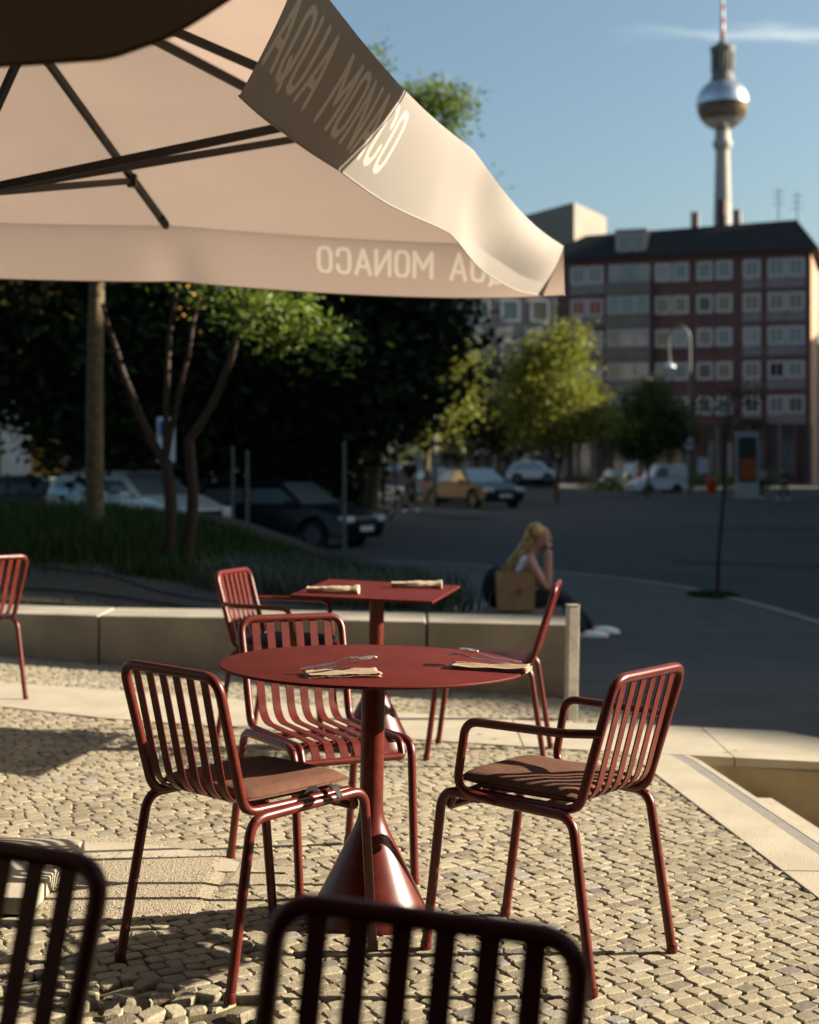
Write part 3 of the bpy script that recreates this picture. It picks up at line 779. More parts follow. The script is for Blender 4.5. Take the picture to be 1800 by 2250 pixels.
# ------------------------------------------------------------------ tables
def cone_base(t, R0=.178):
    prof = [(R0, 0.0), (R0 + .001, .006)]
    for k in range(1, 11): 
        z = .006 + (.262 - .006) * k / 10; prof.append((R0 + (.050 - R0) * (z - .006) / (.256), z))
    prof += [(.0445, .276), (.0395, .292), (.0360, .312), (.0345, .34)]
    m = MB(); m.lathe(prof, 64); m.obj('cone_foot', M['red'], t, 50)
    m = MB(); m.lathe([(.0345, .34), (.0345, .728)], 40); m.obj('column', M['red'], t, 50)
t1 = empty('round_table', (-.1177, 4.287, G(-.1177)), 0, 'round red metal table on a cone foot, cutlery laid on it', 'table', tilt=True)
cone_base(t1)
m = MB(); m.lathe([(.10, .727), (.44, .730), (.4485, .732), (.450, .736), (.4488, .7395), (.446, .7405), (.0005, .7405)], 128); m.obj('table_top', M['red_top'], t1, 30)
t2 = empty('square_table', (-.165, 6.87, G(-.165)), 0, 'square red metal table on a cone foot behind the round one', 'table', tilt=True)
cone_base(t2)
cor = [(-.545, 6.50), (.086, 6.30), (.235, 7.18), (-.42, 7.44)]
m = MB(); m.prism([(x + .165, y - 6.87) for x, y in cor], .729, .7405); bev(m.obj('table_top', M['red_top'], t2), .002)
def Tz(x): return G(x) + .741

def cutlery(kind, loc, ang, label, tiltx=0.0, pitch=0.0):
    r = empty(kind, loc, 0, label, kind, 'cutlery laid on the napkins')
    r.rotation_euler = Euler((tiltx, pitch, ang))
    m = MB()
    def plate(outline, zf, th=.0016):
        n = len(outline); m.add([(x, y, zf(x) - th / 2) for x, y in outline] + [(x, y, zf(x) + th / 2) for x, y in outline],
                                [tuple(range(n - 1, -1, -1)), tuple(range(n, 2 * n))] + [(i, (i + 1) % n, n + (i + 1) % n, n + i) for i in range(n)])
    zf = lambda x: .004 + .010 * smooth((x - .10) / .06) - .012 * smooth((x - .165) / .04) if kind != 'knife' else .002
    hx = [(0, .0062), (.02, .0078), (.05, .0060), (.09, .0036), (.125, .0034)]
    up = [(x, w) for x, w in hx]; lo = [(x, -w) for x, w in hx][::-1]
    if kind == 'fork':
        ho = [(.135, .006), (.145, .0105), (.152, .0115)]
        plate([(x, -w) for x, w in hx] + [(x, -w) for x, w in ho] + [(x, w) for x, w in ho][::-1] + [(x, w) for x, w in hx][::-1], zf)
        mh_ = m.obj('handle', M['steel'], r); m = MB()
        for k in range(4):
            y = -.0096 + k * .0064
            m = MB(); n_ = 5
            pts = [(.151 + .045 * i / n_, y * (1 - .1 * i / n_), zf(.151 + .045 * i / n_)) for i in range(n_ + 1)]
            m.tube(pts, [.0020] * n_ + [.0010], 6); m.obj('tine', M['steel'], r, 50)
        return r
    plate([(x, -w) for x, w in hx] + [(.135, -.003), (.135, .003)] + [(x, w) for x, w in hx][::-1], zf)
    m.obj('handle', M['steel'], r); m = MB()
    vs = []; fs = []; nr, ns = 5, 20
    for a in range(nr + 1):
        q = a / nr
        for k in range(ns):
            th = 2 * pi * k / ns; ex = .031 * cos(th); ey = .0205 * sin(th) * (1 + .12 * cos(th))
            vs.append((.163 + ex * q, ey * q, zf(.163) + .002 - .008 * (1 - q * q)))
    for a in range(nr):
        for k in range(ns): fs.append((a * ns + k, a * ns + (k + 1) % ns, (a + 1) * ns + (k + 1) % ns, (a + 1) * ns + k))
    m.add(vs, fs); o = m.obj('bowl', M['steel'], r, 60); s = o.modifiers.new('solid', 'SOLIDIFY'); s.thickness = .0014
    return r
def napkin(cx, cy, z, ang, L, Wd, label, grp, h=.0028, layers=4, seed=1, flare=0.0):
    r = empty('napkin', (cx, cy, z), ang, label, 'napkin', grp)
    R = random.Random(seed)
    for k in range(layers):
        m = MB(); n = 22; nw = 6; dx = R.uniform(-.003, .003); dy = R.uniform(-.002, .002); vs = []
        for j in range(nw + 1):
            for i in range(n + 1):
                u = -.5 + i / n; v = -.5 + j / nw
                e = abs(u) * 2
                x = u * L + dx + .0012 * sin(40 * v + k); y = v * Wd + dy + .0016 * sin(60 * u + k * 2) * (1 if abs(v) > .45 else .2)
                zz = h * (k + .5) + .0012 * sin(14 * u + 5 * v + k) + flare * k * e ** 4 + (.006 * (k / layers) * (1 if v > .3 else 0))
                vs.append((x, y, zz))
        m.add(vs, [(j * (n + 1) + i, j * (n + 1) + i + 1, (j + 1) * (n + 1) + i + 1, (j + 1) * (n + 1) + i) for j in range(nw) for i in range(n)])
        o = m.obj('paper_layer', M['napkin'], r, 50); s = o.modifiers.new('solid', 'SOLIDIFY'); s.thickness = .0016 if k else .0022
    return r
NG = 'kraft paper napkins with cutlery'
n1 = napkin(-.186, 4.02, Tz(-.186), .22, .205, .085, 'kraft paper napkin nearest the camera on the round table', NG, seed=2)
cutlery('fork', (-.305, 4.025, Tz(-.28) + .013), .40, 'steel fork on the nearest napkin of the round table', pitch=-.085)
cutlery('spoon', (-.262, 4.005, Tz(-.27) + .013), .42, 'steel spoon on the nearest napkin of the round table', pitch=-.085)
n2 = napkin(.232, 4.19, Tz(.232), -.30, .225, .07, 'kraft paper napkin at the right edge of the round table', NG, seed=5, flare=.0012)
cutlery('fork', (.290, 4.215, Tz(.30) + .014), pi - .27, 'steel fork on the napkin at the right edge of the round table', pitch=-.07)
cutlery('spoon', (.325, 4.235, Tz(.29) + .014), pi - .36, 'steel spoon on the napkin at the right edge of the round table', pitch=-.10)
def rolled(cx, cy, ang, L, label):
    r = empty('napkin_roll', (cx, cy, Tz(cx)), ang, label, 'napkin', 'rolled napkins on the square table')
    R = random.Random(int(cx * 1000)); m = MB(); n = 16; seg = 12; vs = []
    for i in range(n + 1):
        t = i / n; rad = .0155 + .004 * R.random() + (.006 if t > .9 else 0)
        for k in range(seg):
            a = 2 * pi * k / seg; q = rad * (1 + .18 * sin(3 * a + i * .3)); vs.append((-L / 2 + L * t, q * 1.5 * cos(a), .0155 + q * .85 * sin(a)))
    fs = [(i * seg + k, i * seg + (k + 1) % seg, (i + 1) * seg + (k + 1) % seg, (i + 1) * seg + k) for i in range(n) for k in range(seg)] + [tuple(range(seg - 1, -1, -1)), tuple(n * seg + k for k in range(seg))]
    m.add(vs, fs); m.obj('paper', M['napkin2'], r, 50)
    m = MB(); m.box(-L * .38, L * .30, -.004, .004, .026, .030); m.obj('knife_blade', M['steel'], r)
    return r
M['napkin2'] = mat('pale_paper', (.48, .39, .29), .85, var=.15, vscale=50)
rolled(-.345, 6.62, -.10, .235, 'rolled napkin at the left side of the square table')
rolled(.035, 6.99, -.06, .24, 'rolled napkin at the far right side of the square table')

# ------------------------------------------------------------------ parasols
def glyph(ch):
    """strokes of a condensed rounded sans, box 0..1 wide, 0..1 high (y up); returns width, list of polylines"""
    o = [(.5, 1), (.78, .97), (.95, .82), (.97, .5), (.95, .18), (.78, .03), (.5, 0), (.22, .03), (.05, .18), (.03, .5), (.05, .82), (.22, .97), (.5, 1)]
    return {'A': (.46, [[(0, 0), (.5, 1), (1, 0)], [(.2, .30), (.8, .30)]]),
            'Q': (.42, [o, [(.55, .28), (1.0, -.10)]]), 'O': (.42, [o]),
            'U': (.42, [[(.03, 1), (.03, .25), (.2, .04), (.5, 0), (.8, .04), (.97, .25), (.97, 1)]]),
            'M': (.56, [[(0, 0), (0, 1), (.5, .35), (1, 1), (1, 0)]]),
            'N': (.44, [[(0, 0), (0, 1), (1, 0), (1, 1)]]),
            'C': (.42, [[(.97, .70), (.95, .84), (.78, .97), (.5, 1), (.22, .97), (.05, .82), (.03, .5), (.05, .18), (.22, .03), (.5, 0), (.78, .03), (.95, .16), (.97, .30)]]),
            ' ': (.26, [])}[ch]
def letter_meshes(text, H, surf, side, parent, th=.115):
    """surf(s, d): point at s metres along the valance and d metres down, plus the normal; letters sit just off it"""
    x = 0
    for chs in text:
        w, strokes = glyph(chs)
        if strokes:
            m = MB()
            for li, st in enumerate(strokes):
                pts = [Vector((x + px * w * H, py * H, 0)) for px, py in st]
                pts = resample(pts, H * .07)
                n = len(pts); L = []; Rr = []
                for i, p in enumerate(pts):
                    a = pts[max(0, i - 1)]; b = pts[min(n - 1, i + 1)]; d = (b - a)
                    if st[0] == st[-1] and i in (0, n - 1): d = pts[1] - pts[-2]
                    d.normalize(); nn = Vector((-d.y, d.x, 0)) * th * H / 2
                    L.append(p + nn); Rr.append(p - nn)
                vs = []
                for a, b in zip(L, Rr):
                    for q in (a, b):
                        P, N = surf(q.x, q.y); vs.append(P + N * (.0022 + .0004 * li) * side)
                m.add(vs, [(2 * i, 2 * i + 1, 2 * i + 3, 2 * i + 2) for i in range(n - 1)])
            m.obj('printed_letter', M['letter' if side > 0 else 'letter_in'], parent)
        x += (w + .20) * H
    return x
far_v_ev = None
def parasol(label, C, za, corners, mids, zc_mid, valances, strut_z=None, cloth='canopy', ground=0, pole=True, grp='cream parasols on the terrace'):
    """C: xy of mast; corners: 4 xyz (in turn), mids: 4 xyz between corner k and k+1"""
    t = empty('parasol', (C[0], C[1], ground), 0, label, 'parasol', grp)
    off = -Vector(t.location)
    def put(o): o.location = off; return o
    apex = Vector((C[0], C[1], za)); rim = []
    for k in range(4): rim += [Vector(corners[k]), Vector(mids[k])]
    m = MB()
    nr, nq = 14, 8
    for k in range(8):
        a = rim[k]; b = rim[(k + 1) % 8]; vs = []
        for i in range(nr + 1):
            r = i / nr
            for j in range(nq + 1):
                q = j / nq; p = apex.lerp(a.lerp(b, q), r)
                p.z -= (.02 if k < 2 else .05) * sin(pi * q) * r + .02 * sin(pi * r) - .010 * noise.noise(p * 2.2) * sin(pi * r) * sin(pi * q)
                vs.append(p)
        m.add(vs, [(i * (nq + 1) + j, (i + 1) * (nq + 1) + j, (i + 1) * (nq + 1) + j + 1, i * (nq + 1) + j + 1) for i in range(nr) for j in range(nq)])
    can = put(m.obj('canopy', M[cloth], t, 60))
    for k in range(8):
        e = rim[k]; m = MB(); a = apex + Vector((0, 0, -.05)); b = (e + Vector((0, 0, -.045))).lerp(a, .035)
        d = (b - a); s = d.cross(Vector((0, 0, 1))).normalized() * .012; u = s.cross(d).normalized() * .017
        m.add([a - s - u, a + s - u, a + s + u, a - s + u, b - s - u, b + s - u, b + s + u, b - s + u], [(0, 1, 2, 3), (7, 6, 5, 4), (0, 4, 5, 1), (1, 5, 6, 2), (2, 6, 7, 3), (3, 7, 4, 0)])
        rb = put(m.obj('rib', M['frame'], t))
        m = MB(); dn = d.normalized(); c = b - dn * .03
        m.tube([c - dn * .05, c + dn * .01], .022, 8); m.obj('rib_end', M['frame'], rb)
    if strut_z:
        hub = Vector((C[0], C[1], strut_z))
        for k in range(8):
            f = (.40 if k == 6 else .54) if k % 2 == 0 else .766
            e = rim[k]; a = apex + Vector((0, 0, -.05)); b = a.lerp(e + Vector((0, 0, -.022)), f) - Vector((0, 0, .03))
            d = b - hub; s = d.cross(Vector((0, 0, 1))).normalized() * .011; u = s.cross(d).normalized() * .016
            m = MB(); m.add([hub - s - u, hub + s - u, hub + s + u, hub - s + u, b - s - u, b + s - u, b + s + u, b - s + u], [(0, 1, 2, 3), (7, 6, 5, 4), (0, 4, 5, 1), (1, 5, 6, 2), (2, 6, 7, 3), (3, 7, 4, 0)])
            st = put(m.obj('strut', M['frame'], t))
            m = MB(); m.box(b.x - .022, b.x + .022, b.y - .022, b.y + .022, b.z - .03, b.z + .03); m.obj('bracket', M['frame'], st)
        m = MB(); m.lathe([(.05, strut_z - .06), (.05, strut_z + .05)], 20, Matrix.Translation((C[0], C[1], 0))); put(m.obj('slider', M['frame'], t))
    if pole:
        m = MB(); m.lathe([(.032, ground), (.032, za - .02)], 20, Matrix.Translation((C[0], C[1], 0))); put(m.obj('mast', M['frame'], t))
        m = MB(); m.lathe([(.05, za - .08), (.05, za + .01), (.02, za + .05)], 20, Matrix.Translation((C[0], C[1], 0))); put(m.obj('crown', M['frame'], t))
    for vname, ev, inw, drop, fold in valances:
        # ev: list of eave points (polyline); inw(s)/drop(s): inward shift and drop at fraction s
        L = [0]
        for a, b in zip(ev[:-1], ev[1:]): L.append(L[-1] + (Vector(b) - Vector(a)).length)
        tot = L[-1]
        def eave(dist, ev=ev, L=L, sag_=(.02 if ev is far_v_ev else .05)):
            dist = max(0, min(L[-1], dist))
            for i in range(len(L) - 1):
                if dist <= L[i + 1] + 1e-9: 
                    q = (dist - L[i]) / (L[i + 1] - L[i]); p = Vector(ev[i]).lerp(Vector(ev[i + 1]), q)
                    d = (Vector(ev[i + 1]) - Vector(ev[i])).normalized(); p.z -= sag_ * sin(pi * q); return p, d, q
        c0 = Vector((C[0], C[1], 0))
        e0, e1 = Vector(ev[0]), Vector(ev[-1]); md = (e1 - e0); md.z = 0; md.normalize(); nin = Vector((-md.y, md.x, 0))
        if nin.dot(c0 - Vector((e0.x, e0.y, 0))) < 0: nin = -nin
        def point(dist, t, tot=tot, inw=inw, drop=drop, fold=fold, nin=nin, eave=eave):
            p, d, q = eave(dist); s = dist / tot
            return p + nin * (inw(s) * t ** 1.25 + fold(s, t)) - Vector((0, 0, drop(s) * t))
        def surf(dist, down, point=point, tot=tot, drop=drop, inw=inw):
            s = max(0, min(1, dist / tot)); ln = sqrt(drop(s) ** 2 + inw(s) ** 2); tt = down / ln
            P = point(dist, tt); e = .004
            A = point(min(tot, dist + e), tt) - point(max(0, dist - e), tt); B = point(dist, tt + e) - point(dist, tt - e)
            N = A.cross(B).normalized(); return P, (N if N.dot(nin_) < 0 else -N)
        nin_ = nin
        m = MB(); far_ = ev is far_v_ev; vs = []; n, mt = (430, 56) if vname else (110, 14)
        ss = [i / n for i in range(n + 1)]
        if vname: ss = [(.36 * i / 360 if i <= 360 else .36 + .64 * (i - 360) / (n - 360)) for i in range(n + 1)]
        for i in range(n + 1):
            for j in range(mt + 1): vs.append(point(tot * ss[i], j / mt))
        m.add(vs, [(i * (mt + 1) + j, i * (mt + 1) + j + 1, (i + 1) * (mt + 1) + j + 1, (i + 1) * (mt + 1) + j) for i in range(n) for j in range(mt)])
        va = put(m.obj('valance', M['canopy_ink' if far_ else 'valance_ink' if vname else (cloth if cloth != 'canopy' else 'valance')], t, 180))
        if vname: ink_attribute(vname, va.data, n, mt, ss, lambda s_: sqrt(drop(s_) ** 2 + inw(s_) ** 2), tot); vname = None
        m = MB(); m.tube([point(tot * i / n, 1.0) for i in range(n + 1)], .0035, 6); h = m.obj('hem', M['valance' if cloth == 'canopy' else cloth], va)
        if vname: yield_text(vname, surf, tot, va, -1 if ev is far_v_ev else 1)
    return t
def ink_attribute(spec, me, n_s, mt_, ss, lens, tot):
    text, start, top, H, direction, scale = spec
    segs = []; x = 0
    for ch in text:
        w, st = glyph(ch); ls = []
        for pl in st:
            for a, b in zip(pl[:-1], pl[1:]): ls.append((x + a[0] * w * H, a[1] * H, x + b[0] * w * H, b[1] * H))
        segs.append((x - .02, x + w * H + .02, ls)); x += (w + .20) * H
    vals = []; hw_ = .0575 * H * 1.15
    for i in range(n_s + 1):
        X = (ss[i] * tot - start) / scale; cand = [q for a, b, q in segs if a < X < b]
        for j in range(mt_ + 1):
            Y = top + H - (j / mt_) * lens(ss[i]); v = 0.0
            if cand and -.03 < Y < H + .02:
                d = 9
                for ls in cand:
                    for x0, y0, x1, y1 in ls:
                        dx, dy = x1 - x0, y1 - y0; q = max(0, min(1, ((X - x0) * dx + (Y - y0) * dy) / (dx * dx + dy * dy + 1e-9)))
                        d = min(d, (X - x0 - q * dx) ** 2 + (Y - y0 - q * dy) ** 2)
                v = max(0, min(1, (hw_ - sqrt(d)) / .003 + .5))
            vals.append(v)
    a = me.attributes.new('ink', 'FLOAT', 'POINT'); a.data.foreach_set('value', vals)
def ink_mat(name, c0, c1, tl):
    m = mat(name, c0, .9, bump=.12, bscale=500, spec=.15, transl=tl); t = m.node_tree
    at = t.nodes.new('ShaderNodeAttribute'); at.attribute_name = 'ink'
    mc = t.nodes.new('ShaderNodeMix'); mc.data_type = 'RGBA'; mc.inputs['A'].default_value = (*c0, 1); mc.inputs['B'].default_value = (*c1, 1); t.links.new(at.outputs['Fac'], mc.inputs['Factor'])
    b = t.nodes['Principled BSDF']; tr = [n for n in t.nodes if n.type == 'BSDF_TRANSLUCENT'][0]
    t.links.new(mc.outputs['Result'], b.inputs['Base Color']); t.links.new(mc.outputs['Result'], tr.inputs[0]); return m
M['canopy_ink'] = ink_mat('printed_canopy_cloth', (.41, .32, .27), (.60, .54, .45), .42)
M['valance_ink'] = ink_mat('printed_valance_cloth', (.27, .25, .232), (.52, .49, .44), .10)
def yield_text(spec, surf, tot, va, side=1):
    text, start, top, H, direction, scale = spec
    def sf(x, y):           # x along reading direction, y up from base line
        s = start + x * scale if direction > 0 else start - x * scale
        return surf(s, top + (H - y))
    letter_meshes(text, H, sf, side, va)
# main parasol
C = (-1.75, 5.67); a_ = Vector((2.0, .03, 0)); b_ = Vector((-.54, -1.81, 0)); c_ = Vector((C[0], C[1], 0))
FRc = c_ + a_ - b_; NRc = c_ + a_ + b_; NLc = c_ - a_ + b_; FLc = c_ - a_ - b_
FRc.z = 2.45; NRc.z = 2.66; NLc.z = 2.62; FLc.z = 2.62
mR = c_ + a_; mN = c_ + b_; mL = c_ - a_; mF = c_ - b_
mR.z = 2.55; mN.z = 2.70; mL.z = 2.55; mF.z = 2.55
fold_r = lambda s, t: (-.035 * math.exp(-((s - .515) / .045) ** 2) * (1 - t) * t * 2.2 + .035 * sin(pi * min(1, max(0, (s - .42) / .30))) * sin(pi * t) - .036 * sin(pi * min(1, max(0, (s - .60) / .40))) * sin(pi * min(1, t * 1.3)) + .008 * sin(22 * s) * t)
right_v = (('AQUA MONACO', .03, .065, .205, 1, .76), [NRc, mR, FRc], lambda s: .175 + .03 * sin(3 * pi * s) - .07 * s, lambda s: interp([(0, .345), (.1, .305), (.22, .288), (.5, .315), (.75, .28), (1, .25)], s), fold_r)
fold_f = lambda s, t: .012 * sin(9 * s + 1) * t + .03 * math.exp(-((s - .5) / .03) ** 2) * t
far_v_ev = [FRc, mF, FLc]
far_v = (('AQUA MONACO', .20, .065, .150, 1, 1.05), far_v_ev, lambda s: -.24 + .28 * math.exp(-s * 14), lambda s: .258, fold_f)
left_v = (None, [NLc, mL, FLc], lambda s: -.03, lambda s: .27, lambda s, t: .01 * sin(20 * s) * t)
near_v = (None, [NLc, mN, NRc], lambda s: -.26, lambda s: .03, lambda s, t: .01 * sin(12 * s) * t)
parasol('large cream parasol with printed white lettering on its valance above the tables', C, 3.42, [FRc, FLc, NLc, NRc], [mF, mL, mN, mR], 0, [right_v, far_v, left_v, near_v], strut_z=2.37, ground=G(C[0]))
# unseen parasols added to shade the near chairs and the valance
def simple_parasol(label, cx, cy, h, ze, za, rot=0, drop=.12, vals=True, ground=None):
    def c(i, r): a = rot + i * pi / 4; q = h * sqrt(2) if r else h; return Vector((cx + q * cos(a), cy + q * sin(a), ze + (.0 if r else .06)))
    cs = [c(1, 1), c(3, 1), c(5, 1), c(7, 1)]; ms = [c(2, 0), c(4, 0), c(6, 0), c(8, 0)]
    v = [(None, [cs[k], ms[k], cs[(k + 1) % 4]], lambda s: .01, lambda s: drop, lambda s, t: .006 * sin(25 * s) * t) for k in range(4)] if vals else []
    return parasol(label, (cx, cy), za, cs, ms, 0, v, strut_z=ze - .15, ground=G(cx) if ground is None else ground)
simple_parasol('tall cream parasol added just outside the right picture edge to shade the valance', 2.05, 3.47, 1.48, 3.05, 3.62, 0, .07)
simple_parasol('cream parasol added farther right outside the picture to shade the near chairs', 4.75, 2.05, 1.62, 2.52, 3.35, .0, .16)
# the near parasol whose drooping front valance shows at the top left
c4 = Vector((-1.55, .55, 0))
q = [Vector((-.205, 2.25, 2.16)), Vector((-3.1, 2.20, 2.16)), Vector((-3.1, -1.1, 2.3)), Vector((-.10, -1.1, 2.3))]
qm = [(q[k] + q[(k + 1) % 4]) / 2 + Vector((0, 0, .06)) for k in range(4)]
def dr4(s):      # valance depth along the front, right corner lifted by the wind
    x = s * 2.9
    return .008 + interp([(0, .05), (.04, .10), (.10, .138), (.16, .172), (.25, .20), (.42, .205), (1.0, .21), (3, .21)], x)
front4 = (None, [q[0], qm[0], q[1]], lambda s: .02, dr4, lambda s, t: .006 * sin(18 * s) * t)
parasol('dark shaded parasol edge hanging into the top left corner of the picture', (c4.x, c4.y), 2.95, q, qm, 0, [front4], strut_z=2.0, ground=G(c4.x), cloth='canopy_dark') if False else None
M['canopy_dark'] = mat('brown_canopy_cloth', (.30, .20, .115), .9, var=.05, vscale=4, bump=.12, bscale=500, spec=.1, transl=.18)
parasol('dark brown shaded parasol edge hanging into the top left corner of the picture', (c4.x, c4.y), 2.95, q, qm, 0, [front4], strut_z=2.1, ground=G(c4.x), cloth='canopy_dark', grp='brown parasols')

# ------------------------------------------------------------------ buildings
def bldg(name, label, cat='building', loc=(0, 0, 0), rz=0): return empty(name, loc, rz, label, cat)
def window(parent, x0, x1, z0, z1, y, frame, pane, fw=.10, depth=.12, mullion=True):
    """window in the local plane y, facing -y"""
    m = MB()
    m.box(x0, x0 + fw, y - .05, y + depth, z0, z1); m.box(x1 - fw, x1, y - .05, y + depth, z0, z1)
    m.box(x0 + fw, x1 - fw, y - .05, y + depth, z1 - fw, z1); m.box(x0 + fw, x1 - fw, y - .07, y + depth, z0, z0 + fw)
    if mullion and x1 - x0 > 1.3: m.box((x0 + x1) / 2 - .035, (x0 + x1) / 2 + .035, y - .04, y + depth, z0 + fw, z1 - fw)
    w = m.obj('window', frame, parent)
    m = MB(); m.box(x0 + fw, x1 - fw, y + .03, y + .06, z0 + fw, z1 - fw); m.obj('pane', pane, w)
    return w
YB = 118.0; KX = YB / F
def bx(u): return (u - 900) * KX
def bz(v): return CH - (v - VH) * KX
ROT = radians(-18); Y0 = 121.5; X0 = (1188 - 900) / F * Y0; zg = zs(25, 118)
red = bldg('red_apartment_building', 'dark red five-storey block with pale windows, grey balcony bay and black mansard roof', loc=(X0, Y0, zg), rz=ROT)
def LX(u):
    k = (u - 900) / F; return (k * Y0 - X0) / (cos(ROT) - k * sin(ROT))
def LZ(v): return bz(v) - zg
bx0 = 0; bx1 = LX(1782)
zt = LZ(562); Wd = bx1 - bx0
m = MB(); m.box(0, Wd, 0, 12, LZ(935), zt); m.obj('facade', M['brick'], red)
m = MB(); m.box(.02, Wd - .02, .1, 11.9, -1, LZ(935)); m.obj('ground_floor', M['plinth'], red)
m = MB(); m.box(Wd + .002, Wd + .03, 0, 12, -1, zt); m.obj('end_wall', M['brick_end'], red)
m = MB(); e = .7
m.add([(-e, -e, zt + .002), (Wd + e, -e, zt + .002), (Wd + e, 12 + e, zt + .002), (-e, 12 + e, zt + .002), (LX(1278), 1.9, LZ(499)), (LX(1748), 1.9, LZ(487)), (LX(1748), 9, LZ(487)), (LX(1278), 9, LZ(499))],
      [(3, 2, 1, 0), (4, 5, 6, 7), (0, 1, 5, 4), (1, 2, 6, 5), (2, 3, 7, 6), (3, 0, 4, 7)]); roof = m.obj('roof', M['roof'], red)
for u in (1518, 1577, 1612):
    m = MB(); x = LX(u); hh = 1.1 if u != 1577 else 2.0; m.box(x - .3, x + .3, 2.4, 3.4, LZ(486) - .5, LZ(486) + hh); m.obj('chimney', M['conc_far'] if u != 1577 else M['brick'], roof)
for u, vt in ((1705, 410), (1747, 422)):
    m = MB(); x = LX(u); m.tube([(x, 3, LZ(484) - .8), (x, 3, LZ(vt))], .05, 6)
    for k in range(3): m.tube([(x - .5, 3, LZ(vt) - .3 - k * .5), (x + .5, 3, LZ(vt) - .3 - k * .5)], .025, 5)
    m.obj('antenna', M['pole'], roof)
d = MB(); d.box(LX(1352), LX(1422), -.15, 4.5, LZ(556), LZ(498)); dm = d.obj('dormer', M['slabwall'], roof)
window(red, LX(1358), LX(1385), LZ(548), LZ(512), -.21, M['wframe'], M['pane']); window(red, LX(1390), LX(1417), LZ(548), LZ(512), -.21, M['wframe'], M['pane'])
rows = [(577, 618), (650, 690), (723, 763), (797, 836), (872, 912)]
cols = [(1256, 1288), (1293, 1325), (1441, 1473), (1480, 1512), (1533, 1565), (1575, 1608), (1635, 1670), (1689, 1725), (1731, 1767)]
PAN = {(0, 0): 'pane', (0, 1): 'pane', (1, 0): 'pane_r', (1, 1): 'pane_r', (0, 2): 'pane_w', (2, 2): 'pane_y', (2, 3): 'pane_w', (2, 4): 'pane_y', (2, 6): 'pane_w', (3, 7): 'pane_d', (1, 2): 'pane_y', (1, 3): 'pane_y', (1, 4): 'pane_g', (1, 5): 'pane_y', (1, 6): 'pane_y', (1, 7): 'pane_y', (1, 8): 'pane_y', (3, 5): 'pane_y', (3, 6): 'pane_y', (3, 4): 'pane_g', (4, 4): 'pane_g', (4, 6): 'pane_g', (4, 8): 'pane_g'}
for ri, (va, vb) in enumerate(rows):
    for ci, (ua, ub) in enumerate(cols):
        if ci in (0, 1, 6, 7, 8):
            m = MB(); m.box(LX(ua) - .12, LX(ub) + .12, -.03, .1, LZ(vb + 22), LZ(vb) - .02); m.obj('spandrel_panel', M['spandrel'], red)
        window(red, LX(ua) - .06, LX(ub) + .06, LZ(vb), LZ(va), -.06, M['wframe'], M[PAN.get((ri, ci), 'pane')], fw=.2)
# balcony bay
m = MB(); m.box(LX(1336), LX(1431), -.9, .05, LZ(935), LZ(577) - 1.9); m.obj('balcony_bay', M['bgrey'], red)
for ri, (va, vb) in enumerate(rows):
    for q, (ua, ub) in enumerate(((1339, 1368), (1370, 1399), (1401, 1429))):
        pn = 'pane_w' if ri == 0 and q in (0, 2) else ('pane_y' if (ri in (2, 3) and q == 0) else 'pane')
        window(red, LX(ua), LX(ub), LZ(vb - 2), LZ(va), (-1.0 if ri else -.2), M['wframe'], M[pn], fw=.1)
    m = MB(); m.box(LX(1335), LX(1432), -1.0, -.93, LZ(vb + 26), LZ(vb + 1)); m.obj('balcony_panel', M['bgrey'], red)
for ua, ub in ((1345, 1380), (1395, 1420), (1550, 1590), (1640, 1680), (1710, 1752)):
    window(red, LX(ua), LX(ub), LZ(1045), LZ(965), .05, M['plinth'], M['pane'], fw=.15)
for k, u in enumerate(range(1200, 1790, 34)):
    m = MB(); m.box(LX(u), LX(u) + .28, -.10 - .05 * (k % 3), .095, -.5, LZ(936)); m.obj('pier', M['bgrey' if k % 2 else 'brick'], red)
for k, (ua, ub, mt_) in enumerate(((1210, 1245, 'pane_w'), (1262, 1298, 'pane'), (1438, 1466, 'pane_y'), (1470, 1500, 'pane'), (1600, 1626, 'pane_w'))):
    m = MB(); m.box(LX(ua), LX(ub), -.06, .09, LZ(1048), LZ(972)); m.obj('shop_window', M[mt_], red)
    m = MB(); m.box(LX(ua) - .1, LX(ub) + .1, -.9, -.07, LZ(966), LZ(961)); m.obj('awning', M['spandrel' if k % 2 else 'brick'], red)
m = MB(); m.box(LX(1630), LX(1675), -1.3, .1, LZ(932), LZ(922)); m.obj('entrance_canopy', M['roof'], red)

# grey neighbours
gy = bldg('grey_corner_house', 'narrow grey house wall between the red block and the panel block', loc=(bx(1150), YB + 4, zg))
m = MB(); m.box(0, bx(1190) - bx(1150), 0, 8, -1, bz(575) - zg); m.obj('wall', M['slabwall'], gy)
for k, (va, vb) in enumerate(rows[1:]):
    for ua, ub in ((1160, 1182),): window(gy, bx(ua) - bx(1150), bx(ub) - bx(1150), bz(vb) - zg, bz(va) - zg, -.05, M['wframe'], M['pane'], fw=.15)
m = MB(); m.box(bx(1193) - bx(1150), bx(1200) - bx(1150), -.9, -.06, bz(696) - zg, bz(655) - zg); m.obj('sunlit_fin', M['whitewall'], gy)
P2 = 96.0; px_ = lambda u: (u - 900) / F * P2; pz_ = lambda v: CH - (v - VH) / F * P2; zg2 = zs(6, 96)
sb_ = bldg('panel_apartment_block', 'long grey panel-built block with dark joints behind the street trees', loc=(px_(955), P2, zg2), rz=.20)
m = MB(); m.box(0, 8.3, 0, 14, -1.5, pz_(600) - zg2); m.obj('wall', M['slabwall'], sb_)
